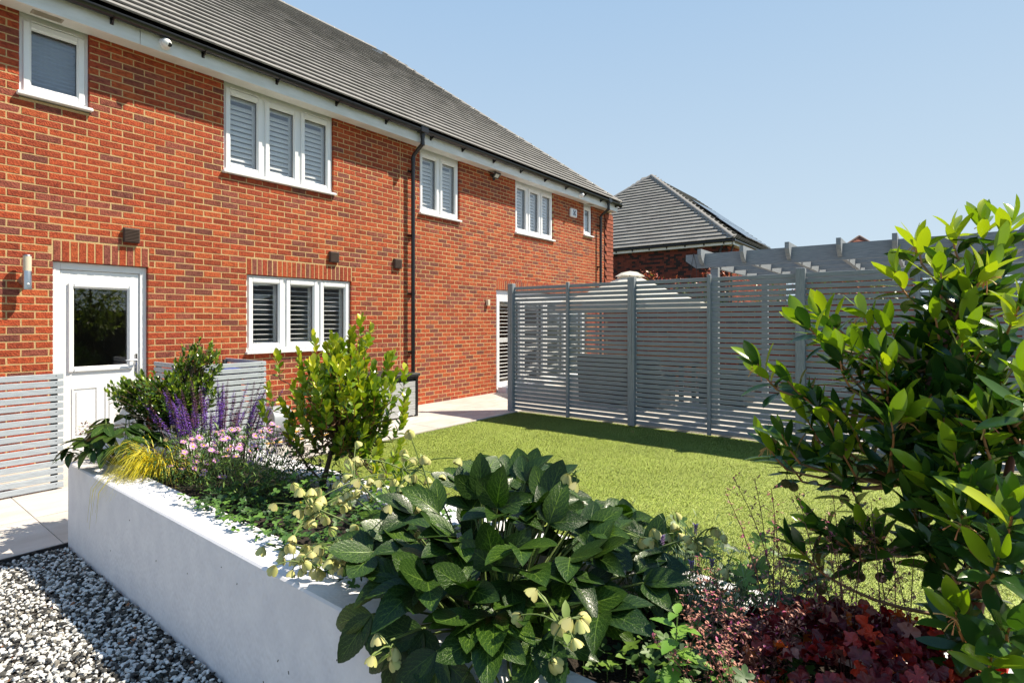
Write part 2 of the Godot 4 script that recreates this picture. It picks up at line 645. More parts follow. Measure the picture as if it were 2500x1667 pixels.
func main_house() -> void:
	house = thing("brick_house", "large red brick house with grey tiled hipped roof and white windows", "house")
	var ops := openings()
	# wall core in the colour of the mortar, 3 mm behind the brick faces
	var xs := [-2.6, 14.62]
	var ys := [-0.1, 4.60]
	for o in ops:
		xs.append_array([o[0] - 0.008, o[1] + 0.008])
		ys.append_array([o[2] - 0.008, o[3] + 0.008])
	xs.sort()
	ys.sort()
	var core := MB.new()
	for i in xs.size() - 1:
		for k in ys.size() - 1:
			if xs[i + 1] - xs[i] < 0.001 or ys[k + 1] - ys[k] < 0.001:
				continue
			var mx: float = (xs[i] + xs[i + 1]) / 2
			var my: float = (ys[k] + ys[k + 1]) / 2
			var hole := false
			for o in ops:
				if mx > o[0] - 0.008 and mx < o[1] + 0.008 and my > o[2] - 0.008 and my < o[3] + 0.008:
					hole = true
			if not hole:
				core.bb(xs[i], xs[i + 1], ys[k], ys[k + 1], -0.28, -0.003)
	var wall := put(core, "wall", M.mortar, house)
	# bricks
	var r := RandomNumberGenerator.new()
	r.seed = 77
	var full := []
	var shapes := []
	for k in 40:   # forty bricks, dealt out over the whole wall alike
		brick_tones.append(brick_tone())
		shapes.append(brick_shape(0.2135, 0.0635, 0.095, brick_tones[k], r))
		full.append(shapes[k].mesh())
	var list := []   # [x0, x1, y0, y1]
	var soldiers := [[1.62, 2.52, 2.085, 2.31], [3.725, 5.44, 2.085, 2.31], [9.2, 13.15, 2.13, 2.355]]
	var cuts := ops.duplicate()
	for s in soldiers:
		cuts.append([s[0] - 0.012, s[1] + 0.012, s[2] - 0.01, s[3] - 0.012])
	for k in 62:
		var y0 := 0.075 * k - 0.015 + 0.01
		var y1 := y0 + 0.065
		if y1 > 4.58:
			break
		var my := (y0 + y1) / 2
		var x := -0.55 + (0.1125 if k % 2 else 0.0)
		while x < 14.16:
			var parts := [[x, minf(x + 0.215, 14.17)]]
			# movement joint beside the downpipe
			for c in cuts + [[6.474, 6.486, -1.0, 9.0]]:
				if my < c[2] - 0.01 or my > c[3]:
					continue
				var nx := []
				for p in parts:
					if c[1] <= p[0] or c[0] >= p[1]:
						nx.append(p)
					else:
						if c[0] - p[0] > 0.02:
							nx.append([p[0], c[0]])
						if p[1] - c[1] > 0.02:
							nx.append([c[1], p[1]])
				parts = nx
			for p in parts:
				if p[1] - p[0] > 0.025:
					list.append([p[0], p[1], y0, y1])
			x += 0.225
	for s in soldiers:
		var nb := int(round((s[1] - s[0] + 0.01) / 0.075))
		var pitch: float = (s[1] - s[0] + 0.01) / nb
		for k in nb:
			list.append([s[0] + pitch * k, s[0] + pitch * (k + 1) - 0.01, s[2] + 0.002, s[3] - 0.01])
	# the 300 bricks at the door end of the wall are parts of their own, the others one mesh; all are dealt the same forty tones
	var order := []
	for q in list:
		var cx: float = (q[0] + q[1]) / 2
		var cy: float = (q[2] + q[3]) / 2
		var hidden: bool = cx < 1.18 or cy > 4.3 or cy < 1.0
		order.append([cx + (100.0 if hidden else 0.0), q, r.randi() % 40])
	order.sort_custom(func(a, b): return a[0] < b[0])
	var rest := MB.new()
	for k in order.size():
		var q: Array = order[k][1]
		var b: int = order[k][2]
		var w: float = q[1] - q[0]
		var h: float = q[3] - q[2]
		var whole := absf(w - 0.215) < 0.001
		var at := Vector3((q[0] + q[1]) / 2, (q[2] + q[3]) / 2, r.randf_range(-0.0012, 0.0012))
		if k < 300:
			var me: ArrayMesh = full[b] if whole else brick_shape(w - 0.0015, h - 0.0015, 0.095, brick_tones[b], r).mesh()
			put(me, "brick", M.brick, wall, Transform3D(Basis(), at))
		else:
			rest.add(shapes[b] if whole else brick_shape(w - 0.0015, h - 0.0015, 0.095, brick_tones[b], r), Transform3D(Basis(), at))
	stuff(put(rest, "brickwork", M.brick, wall))
	# sealant in the movement joint
	var sj := MB.new()
	sj.bb(6.4745, 6.4855, 0.0, 4.5, -0.02, -0.004)
	put(sj, "movement_joint", mat(lin(0.30, 0.12, 0.06), 0.8), wall)
	# closed shell: back, sides, floors and ceilings
	var sh := MB.new()
	sh.bb(-2.6, -2.3, -0.1, 4.6, -8.6, -0.28)
	sh.bb(14.32, 14.62, -0.1, 4.6, -8.6, -0.281)
	sh.bb(-2.6, 14.62, -0.1, 4.6, -8.9, -8.6)
	sh.bb(-2.3, 14.32, 2.35, 2.6, -8.6, -0.3)
	sh.bb(-2.3, 14.32, 4.61, 4.7, -8.6, -0.005)
	sh.bb(-2.3, 14.32, -0.12, -0.02, -8.6, -0.28)
	for x in [2.9, 6.2, 8.6]:
		sh.bb(x, x + 0.1, -0.02, 2.35, -8.6, -0.3)
	for x in [2.6, 6.2, 8.9, 12.4]:
		sh.bb(x, x + 0.1, 2.6, 4.6, -8.6, -0.3)
	sh.bb(-2.3, 14.32, -0.02, 4.6, -4.4, -4.3)
	put(sh, "inner_walls", M.dark_room, house)
	for w in WINS:
		window(w)
	back_door()
	french_doors()
	hung_tiles()
	roof()

func frame4(mb: MB, x0: float, x1: float, y0: float, y1: float, wd: float, z0: float, z1: float, b := 0.004) -> void:
	mb.bb(x0, x0 + wd, y0, y1, z0, z1, b)
	mb.bb(x1 - wd, x1, y0, y1, z0, z1, b)
	mb.bb(x0 + wd, x1 - wd, y0, y0 + wd, z0, z1 - 0.0005, b)
	mb.bb(x0 + wd, x1 - wd, y1 - wd, y1, z0, z1 - 0.0005, b)

# a pane of glass 4 mm thick: both of its faces mirror
func sheet(g: MB, x0: float, x1: float, y0: float, y1: float, z: float) -> void:
	for e: float in [0.0, 1.0]:
		var q := z - 0.004 * e
		g.face([Vector3(x0, y0, q), Vector3(x1, y0, q), Vector3(x1, y1, q), Vector3(x0, y1, q)], Vector3(0, 0, 1.0 - 2.0 * e))

func window(w: Array) -> void:
	var x0: float = w[0]
	var x1: float = w[1]
	var y0: float = w[2]
	var y1: float = w[3]
	var nl: int = w[4]
	var kind: String = w[5]
	var f := MB.new()
	frame4(f, x0, x1, y0, y1, 0.042, -0.11, -0.04)
	var wl := (x1 - x0 - 0.02) / nl
	for k in range(1, nl):
		var xm := x0 + 0.01 + wl * k
		f.bb(xm - 0.022, xm + 0.022, y0 + 0.042, y1 - 0.042, -0.11, -0.042, 0.003)
	if y1 > 4.0:  # the head packer up to the soffit
		f.bb(x0, x1, y1, 4.555, -0.10, -0.045)
	var win := put(f, "window", M.upvc, house)
	var sill := MB.new()
	sill.bb(x0 - 0.025, x1 + 0.025, y0 - 0.034, y0, -0.11, 0.052, 0.006)
	put(sill, "sill", M.upvc, win)
	var slat_mesh := {}
	for k in nl:
		var a := x0 + 0.01 + wl * k + 0.022
		var b := x0 + 0.01 + wl * (k + 1) - 0.022
		var c := y0 + 0.032
		var d := y1 - 0.032
		var s := MB.new()
		frame4(s, a, b, c, d, 0.062, -0.10, -0.022, 0.008)
		# glazing bead, stepped in
		frame4(s, a + 0.058, b - 0.058, c + 0.058, d - 0.058, 0.014, -0.09, -0.036, 0.004)
		put(s, "sash", M.upvc, win)
		for z: float in [-0.058, -0.080]:
			var g := MB.new()
			sheet(g, a + 0.06, b - 0.06, c + 0.06, d - 0.06, z)
			put(g, "pane", M.glass, win)
		var gk := MB.new()
		frame4(gk, a + 0.069, b - 0.069, c + 0.069, d - 0.069, 0.006, -0.078, -0.060, 0.0)
		put(gk, "gasket", M.black_matt, win)
		if k != 1:
			var tv := MB.new()
			tv.bb((a + b) / 2 - 0.2 * minf(1.0, (b - a) / 0.5), (a + b) / 2 + 0.2 * minf(1.0, (b - a) / 0.5), y1 - 0.026, y1 - 0.010, -0.042, -0.024, 0.003)
			put(tv, "trickle_vent", M.upvc, win)
		var ia := a + 0.03
		var ib := b - 0.03
		if kind == "frosted":
			var bl := MB.new()
			bl.bb(ia, ib, c, d, -0.10, -0.094)
			put(bl, "obscure_pane", M.frosted, win)
			continue
		if kind == "blind":
			var bl := MB.new()
			var ny := 17
			for j in ny:
				var ya := c + (d - c) * j / ny
				var yb := c + (d - c) * (j + 1) / ny
				var ym := (ya + yb) / 2
				bl.face([Vector3(ia, ya, -0.16), Vector3(ib, ya, -0.16), Vector3(ib, ym, -0.148), Vector3(ia, ym, -0.148)], Vector3(0, 0, 1))
				bl.face([Vector3(ia, ym, -0.148), Vector3(ib, ym, -0.148), Vector3(ib, yb, -0.16), Vector3(ia, yb, -0.16)], Vector3(0, 0, 1))
			put(bl, "pleated_blind", mat(lin(0.20, 0.26, 0.34), 0.85), win)
			continue
		# shutter panel: stiles, rails and louvres
		var st := MB.new()
		st.bb(ia, ia + 0.05, c, d, -0.172, -0.145, 0.004)
		st.bb(ib - 0.05, ib, c, d, -0.172, -0.145, 0.004)
		st.bb(ia + 0.05, ib - 0.05, c, c + 0.09, -0.171, -0.146, 0.004)
		st.bb(ia + 0.05, ib - 0.05, d - 0.09, d, -0.171, -0.146, 0.004)
		put(st, "shutter_frame", M.shutter, win)
		var lw := ib - ia - 0.104
		var key := int(lw * 1000)
		if not slat_mesh.has(key):
			var sm := MB.new()
			var prof := []
			for q in 8:
				var an := TAU * q / 8
				prof.append(Vector3(0, sin(an) * 0.0055, cos(an) * 0.0375))
			var l0 := []
			var l1 := []
			var nn := []
			for p in prof:
				l0.append(p + Vector3(-lw / 2, 0, 0))
				l1.append(p + Vector3(lw / 2, 0, 0))
				nn.append(Vector3(0, p.y / 0.0055, p.z / 0.0375 * 0.2).normalized())
			sm.rings([l1, l0], [nn, nn])
			slat_mesh[key] = sm.mesh()
		var pitch := 0.068
		var y := c + 0.12
		while y < d - 0.11:
			var tilt := deg_to_rad(66.0 if kind == "closed" else 6.0) + rr(-0.02, 0.02)
			put(slat_mesh[key], "louvre", M.shutter, win, Transform3D(Basis(Vector3.RIGHT, tilt), Vector3((ia + ib) / 2, y, -0.158)))
			y += pitch

func back_door() -> void:
	var f := MB.new()
	var x0: float = DOOR[0]
	var x1: float = DOOR[1]
	var top: float = DOOR[3]
	f.bb(x0, x0 + 0.07, 0.0, top - 0.0005, -0.115, -0.045, 0.004)
	f.bb(x1 - 0.07, x1, 0.0, top - 0.0005, -0.115, -0.045, 0.004)
	f.bb(x0 + 0.07, x1 - 0.07, top - 0.075, top, -0.115, -0.045, 0.004)
	var door := put(f, "door", M.upvc, house)
	var th := MB.new()
	th.bb(x0 - 0.02, x1 + 0.02, 0.0, 0.05, -0.12, 0.06, 0.006)
	put(th, "threshold", M.steel, door)
	# leaf with its glass opening and two raised panels below
	var a := x0 + 0.075
	var b := x1 - 0.075
	var lf := MB.new()
	var ga := a + 0.092
	var gb := b - 0.092
	var g0 := 0.955
	var g1 := 1.845
	lf.bb(a, ga, 0.055, top - 0.08, -0.105, -0.062, 0.003)
	lf.bb(gb, b, 0.055, top - 0.08, -0.105, -0.062, 0.003)
	lf.bb(ga, gb, g1, top - 0.08, -0.104, -0.0625, 0.0)
	lf.bb(ga, gb, 0.055, g0, -0.104, -0.0625, 0.0)
	put(lf, "leaf", M.upvc, door)
	var cs := MB.new()
	frame4(cs, ga - 0.03, gb + 0.03, g0 - 0.03, g1 + 0.03, 0.05, -0.063, -0.040, 0.012)
	frame4(cs, ga + 0.012, gb - 0.012, g0 + 0.012, g1 - 0.012, 0.016, -0.08, -0.056, 0.006)
	put(cs, "glazing_cassette", M.upvc, door)
	for z: float in [-0.070, -0.092]:
		var g := MB.new()
		sheet(g, ga, gb, g0, g1, z)
		put(g, "pane", M.glass, door)
	var mx := (a + b) / 2
	for s in [[a + 0.10, mx - 0.035], [mx + 0.035, b - 0.10]]:
		var pn := MB.new()
		frame4(pn, s[0], s[1], 0.22, 0.76, 0.016, -0.063, -0.054, 0.004)
		pn.bb(s[0] + 0.04, s[1] - 0.04, 0.26, 0.72, -0.063, -0.056, 0.006)
		put(pn, "panel", M.upvc, door)
	var h := MB.new()
	h.bb(b - 0.044, b - 0.016, 0.86, 1.10, -0.062, -0.052, 0.004)
	h.tube([Vector3(b - 0.030, 1.03, -0.055), Vector3(b - 0.030, 1.03, -0.012), Vector3(b - 0.040, 1.03, -0.004), Vector3(b - 0.155, 1.028, -0.004)], [0.009, 0.009, 0.009, 0.008], 8)
	put(h, "handle", M.chrome, door)

func french_doors() -> void:
	var x0: float = FRENCH[0]
	var x1: float = FRENCH[1]
	var top: float = FRENCH[3]
	var f := MB.new()
	f.bb(x0, x0 + 0.07, 0.02, top - 0.0005, -0.12, -0.05, 0.004)
	f.bb(x1 - 0.07, x1, 0.02, top - 0.0005, -0.12, -0.05, 0.004)
	f.bb(x0 + 0.07, x1 - 0.07, top - 0.14, top, -0.12, -0.05, 0.004)
	f.bb(x0 + 0.07, x1 - 0.07, 0.02, 0.09, -0.12, -0.03, 0.004)
	var fd := put(f, "french_doors", M.upvc, house)
	var st := MB.new()
	st.bb(x0 + 0.05, x1 - 0.05, -0.01, 0.11, 0.0, 0.22, 0.006)
	put(st, "step", M.render, fd)
	var n := 4
	var w := (x1 - x0 - 0.15) / n
	var lw := w - 0.34
	var sm := MB.new()
	sm.box(Transform3D(), Vector3(lw, 0.010, 0.07), 0.003)
	var lm := sm.mesh()
	for k in n:
		var a := x0 + 0.075 + w * k
		var b := a + w
		var s := MB.new()
		frame4(s, a + 0.003, b - 0.003, 0.10, top - 0.145, 0.095, -0.11, -0.045, 0.006)
		put(s, "door_leaf", M.upvc, fd)
		var g := MB.new()
		sheet(g, a + 0.09, b - 0.09, 0.19, top - 0.23, -0.075)
		put(g, "pane", M.glass, fd)
		var sf := MB.new()
		sf.bb(a + 0.10, a + 0.16, 0.1, top - 0.15, -0.19, -0.16, 0.004)
		sf.bb(b - 0.16, b - 0.10, 0.1, top - 0.15, -0.19, -0.16, 0.004)
		sf.bb(a + 0.16, b - 0.16, 1.02, 1.12, -0.19, -0.161, 0.004)
		put(sf, "shutter_frame", M.shutter, fd)
		var y := 0.26
		while y < top - 0.28:
			if absf(y - 1.07) > 0.07:
				put(lm, "louvre", M.shutter, fd, Transform3D(Basis(Vector3.RIGHT, 0.12), Vector3((a + b) / 2, y, -0.175)))
			y += 0.078

func hung_tiles() -> void:
	# plain clay tiles hung at the corner of the wall
	var b := MB.new()
	b.bb(14.17, 14.66, -0.05, 4.50, -0.20, 0.004)
	var panel := put(b, "tile_hanging", mat(lin(0.10, 0.03, 0.02), 0.9), house)
	var vs := []
	for k in 5:
		var t := MB.new()
		t.col = Color(0.42, 0.105, 0.052) * rr(0.75, 1.1)
		t.box(Transform3D(Basis(Vector3.RIGHT, -0.10), Vector3(0, -0.055, 0.012)), Vector3(0.160, 0.135, 0.013), 0.002)
		vs.append(t.mesh())
	var row := 0
	var y := 0.18
	while y < 4.45:
		var x := 14.18 + (0.08 if row % 2 else 0.0)
		while x < 14.62:
			put(vs[rng.randi() % 5], "clay_tile", M.tile_red, panel, Transform3D(Basis(Vector3(0, 0, 1), rr(-0.015, 0.015)), Vector3(minf(x + 0.08, 14.60), y, 0.008)))
			x += 0.165
		y += 0.112
		row += 1

func roof() -> void:
	var up := Vector3(0, RIDGE_Y - EAVE_Y, RIDGE_Z - EAVE_Z)
	var L := up.length()
	var u := up / L
	var nrm := Vector3(0, -u.z, u.y)
	var run := EAVE_Z - RIDGE_Z
	var deck := MB.new()
	var e0 := Vector3(-3.0, EAVE_Y - 0.03, EAVE_Z - 0.03)
	var e1 := Vector3(ROOF_X1 - 0.03, EAVE_Y - 0.03, EAVE_Z - 0.03)
	var r1 := Vector3(ROOF_X1 - run, RIDGE_Y - 0.03, RIDGE_Z)
	var r0 := Vector3(-3.0, RIDGE_Y - 0.03, RIDGE_Z)
	var b0 := Vector3(-3.0, EAVE_Y - 0.03, RIDGE_Z * 2 - EAVE_Z)
	var b1 := Vector3(ROOF_X1, EAVE_Y - 0.03, RIDGE_Z * 2 - EAVE_Z)
	deck.col = Color(0.12, 0.12, 0.12)
	deck.face([e0, e1, r1, r0], Vector3.UP)
	deck.face([e1, b1, r1], Vector3.RIGHT + Vector3.UP)
	deck.face([b0, b1, r1, r0], Vector3.UP)
	deck.face([e0, r0, b0], Vector3.LEFT)
	deck.face([e0, e1, b1, b0], Vector3.DOWN)
	var rf := put(deck, "roof", M.roof, house)
	var gauge := 0.226
	var tw := 0.30
	var courses := int(L / gauge) + 1
	var variants := []
	for k in 10:
		variants.append(roof_tile(rng, tw).mesh())
	var list := []
	for k in courses:
		var s := gauge * k - 0.03
		var x_end := ROOF_X1 - run * (s + 0.16) / L
		var x := -2.9 + (tw / 2 if k % 2 else 0.0)
		while x < x_end + 0.12:
			var p := Vector3(x, EAVE_Y, EAVE_Z) + u * s + nrm * 0.012
			list.append([EYE.distance_to(p) + (50.0 if p.x < 1.6 + k * 0.25 else 0.0), p])
			x += tw
	list.sort_custom(func(a, b): return a[0] < b[0])
	var bas := Basis(Vector3.RIGHT, nrm, -u)
	var rest := MB.new()
	for k in list.size():
		var xf := Transform3D(bas * Basis.from_euler(Vector3(rr(-0.008, 0.008), rr(-0.006, 0.006), 0)), list[k][1])
		if k < 300:
			put(variants[rng.randi() % variants.size()], "roof_tile", M.roof, rf, xf)
		else:
			rest.add(roof_tile(rng, tw), xf)
	stuff(put(rest, "tiling", M.roof, rf))
	# ridge and hip tiles bedded in pale mortar
	var rt := ridge_mesh(0.44, 0.115)
	var x := -2.8
	while x < ROOF_X1 - run - 0.2:
		put(rt, "ridge_tile", M.roof, rf, aim(Vector3(x, RIDGE_Y + 0.0, RIDGE_Z), Vector3.RIGHT))
		x += 0.45
	var hip0 := Vector3(ROOF_X1, EAVE_Y + 0.01, EAVE_Z)
	var hip1 := Vector3(ROOF_X1 - run, RIDGE_Y + 0.01, RIDGE_Z)
	var hd := (hip1 - hip0)
	var nh := int(hd.length() / 0.45)
	for k in nh:
		put(rt, "hip_tile", M.roof, rf, aim(hip0 + hd * ((k + 0.5) / nh), hd))
	# right hand slope, seen only from outside the picture: plain courses
	var side := MB.new()
	side.col = Color(0.2, 0.195, 0.19)
	for k in courses:
		var t0 := clampf(gauge * k / L, 0, 1)
		var t1 := clampf(gauge * (k + 1) / L, 0, 1)
		var c0 := Vector3(ROOF_X1 - run * t0, EAVE_Y + up.y * t0 + 0.03, EAVE_Z - run * t0)
		var c1 := Vector3(ROOF_X1 - run * t1, EAVE_Y + up.y * t1 + 0.01, EAVE_Z - run * t1)
		side.face([c0, c1, Vector3(c1.x, c1.y, 2 * RIDGE_Z - c1.z), Vector3(c0.x, c0.y, 2 * RIDGE_Z - c0.z)], Vector3(1, 1, 0))
	put(side, "side_slope", M.roof, rf)

func roof_tile(r: RandomNumberGenerator, tw: float) -> MB:
	var t := MB.new()
	var q := r.randf_range(0.88, 1.08)
	t.col = Color(0.27, 0.26, 0.25) * q
	# origin at the lower edge, +z points down the slope; thick front edge casts the course line
	t.box(Transform3D(Basis(Vector3.RIGHT, -0.14), Vector3(tw / 2, 0.030, -0.135)), Vector3(tw - 0.003, 0.022, 0.285), 0.002)
	return t

func ridge_mesh(l: float, r: float) -> ArrayMesh:
	var mb := MB.new()
	mb.col = Color(0.26, 0.25, 0.24)
	var a := []
	var b := []
	var n := []
	for k in 9:
		var an := PI * (k / 8.0)
		var e := Vector3(cos(an), sin(an), 0)
		a.append(e * r * 1.0 + Vector3(0, -0.05, -l / 2))
		b.append(e * r * 1.04 + Vector3(0, -0.05, l / 2))
		n.append(e)
	mb.rings([a, b], [n, n], false)
	# mortar fillet at the end joint
	mb.col = Color(0.6, 0.56, 0.48)
	var c := []
	var d := []
	for k in 9:
		c.append(a[k] * Vector3(1.045, 1.0, 1) + Vector3(0, 0.004, -0.006))
		d.append(a[k] * Vector3(1.045, 1.0, 1) + Vector3(0, 0.004, 0.010))
	mb.rings([c, d], [n, n], false)
	return mb.mesh()

func house_fittings() -> void:
	# soffit, fascia and rainwater goods belong to the house
	var s := MB.new()
	s.bb(-2.9, 14.44, 4.53, 4.548, -0.01, 0.24)
	var sof := put(s, "soffit", M.fascia, house)
	for x in [1.55, 13.15]:
		var v := MB.new()
		v.bb(x - 0.13, x + 0.13, 4.522, 4.5305, 0.05, 0.14, 0.002)
		for k in 5:
			v.bb(x - 0.11, x + 0.11, 4.519, 4.5225, 0.062 + k * 0.016, 0.067 + k * 0.016)
		put(v, "soffit_vent", mat(lin(0.34, 0.31, 0.26), 0.6), sof)
	var fa := MB.new()
	for k in 4:
		var xa: float = [-2.9, 2.35, 7.0, 11.6][k]
		var xb: float = [2.345, 6.995, 11.595, 14.46][k]
		fa.bb(xa, xb, 4.50, 4.72, 0.24, 0.256, 0.002)
	fa.bb(14.44, 14.46, 4.502, 4.72, -0.3, 0.2385, 0.002)
	put(fa, "fascia", M.fascia, house)
	# gutter: half round trough
	var g := MB.new()
	var prof := []
	var pn := []
	var seq := [[0.057, 1.0], [0.053, -1.0]]
	for q in seq:
		for k in 9:
			var an: float = PI + PI * k / 8.0 if q[1] > 0 else TAU - PI * k / 8.0
			prof.append(Vector3(0, sin(an) * q[0], cos(an) * q[0]))
			pn.append(Vector3(0, sin(an), cos(an)) * q[1])
	var a0 := []
	var a1 := []
	for p in prof:
		a0.append(p + Vector3(-2.9, 4.705, 0.318))
		a1.append(p + Vector3(14.52, 4.705, 0.318))
	g.rings([a0, a1], [pn, pn])
	g.tube([Vector3(14.515, 4.68, 0.318), Vector3(14.525, 4.68, 0.318)], [0.058, 0.058], 16)
	var gut := put(g, "gutter", M.black, house)
	var br := MB.new()
	br.bb(-0.018, 0.018, -0.105, 0.012, -0.060, -0.052, 0.002)
	br.face([Vector3(-0.006, -0.105, -0.05), Vector3(-0.006, -0.055, -0.05), Vector3(-0.006, -0.058, 0.045), Vector3(-0.006, -0.075, 0.0)], Vector3.LEFT)
	br.face([Vector3(0.006, -0.105, -0.05), Vector3(0.006, -0.055, -0.05), Vector3(0.006, -0.058, 0.045), Vector3(0.006, -0.075, 0.0)], Vector3.RIGHT)
	br.face([Vector3(-0.006, -0.105, -0.05), Vector3(0.006, -0.105, -0.05), Vector3(0.006, -0.075, 0.0), Vector3(-0.006, -0.075, 0.0)], Vector3(0, -1, 1))
	br.face([Vector3(-0.006, -0.075, 0), Vector3(0.006, -0.075, 0), Vector3(0.006, -0.058, 0.045), Vector3(-0.006, -0.058, 0.045)], Vector3(0, -1, 1))
	var ra := []
	var rb := []
	var rn := []
	for k in 9:
		var an := PI + PI * k / 8.0
		ra.append(Vector3(-0.012, sin(an) * 0.0605, cos(an) * 0.0605))
		rb.append(Vector3(0.012, sin(an) * 0.0605, cos(an) * 0.0605))
		rn.append(Vector3(0, sin(an), cos(an)))
	br.rings([ra, rb], [rn, rn], false)
	var bm := br.mesh()
	for x in [0.15, 1.1, 2.07, 3.03, 4.0, 4.96, 5.92, 6.95, 7.8, 8.75, 9.7, 10.66, 11.59, 12.52, 13.4, 14.3]:
		put(bm, "gutter_bracket", M.black, gut, T(x, 4.705, 0.318))
	for x in [5.25, 9.15, 12.9]:
		var un := MB.new()
		var ua := []
		var ub := []
		for k in 9:
			ua.append(ra[k] * Vector3(5.5, 1.03, 1.03))
			ub.append(rb[k] * Vector3(5.5, 1.03, 1.03))
		un.rings([ua, ub], [rn, rn], false)
		put(un, "gutter_union", M.black, gut, T(x, 4.705, 0.318))
	downpipe(6.70, gut)
	downpipe(13.78, gut)

func downpipe(x: float, gut: Node3D) -> void:
	var p := MB.new()
	var r := 0.034
	p.tube([Vector3(x, 4.66, 0.315), Vector3(x, 4.50, 0.315), Vector3(x, 4.46, 0.30), Vector3(x, 4.34, 0.125), Vector3(x, 4.30, 0.09), Vector3(x, 4.0, 0.085), Vector3(x, 0.0, 0.085)], [r, r, r, r, r, r, r], 14)
	for e in [[4.60, 0.315], [4.475, 0.313]]:
		p.tube([Vector3(x, e[0] + 0.03, e[1]), Vector3(x, e[0] - 0.03, e[1])], [0.039, 0.039], 14)
	p.tube([Vector3(x, 4.29, 0.087), Vector3(x, 4.22, 0.085)], [0.039, 0.039], 14)
	p.lathe([Vector2(0.062, 0.0), Vector2(0.062, -0.03), Vector2(0.042, -0.05), Vector2(0.04, -0.09)], 14, T(x, 4.70, 0.316))
	var dp := put(p, "downpipe", M.black, house)
	for y in [4.05, 2.95, 1.95, 0.95]:
		var c := MB.new()
		c.tube([Vector3(x, y + 0.016, 0.085), Vector3(x, y - 0.016, 0.085)], [0.0385, 0.0385], 14)
		c.bb(x - 0.055, x + 0.055, y - 0.012, y + 0.012, 0.0, 0.05, 0.002)
		put(c, "pipe_clip", M.black, dp)
	var hop := MB.new()
	hop.bb(x - 0.09, x + 0.09, 4.645, 4.765, 0.262, 0.382, 0.01)
	put(hop, "outlet", M.black, gut)
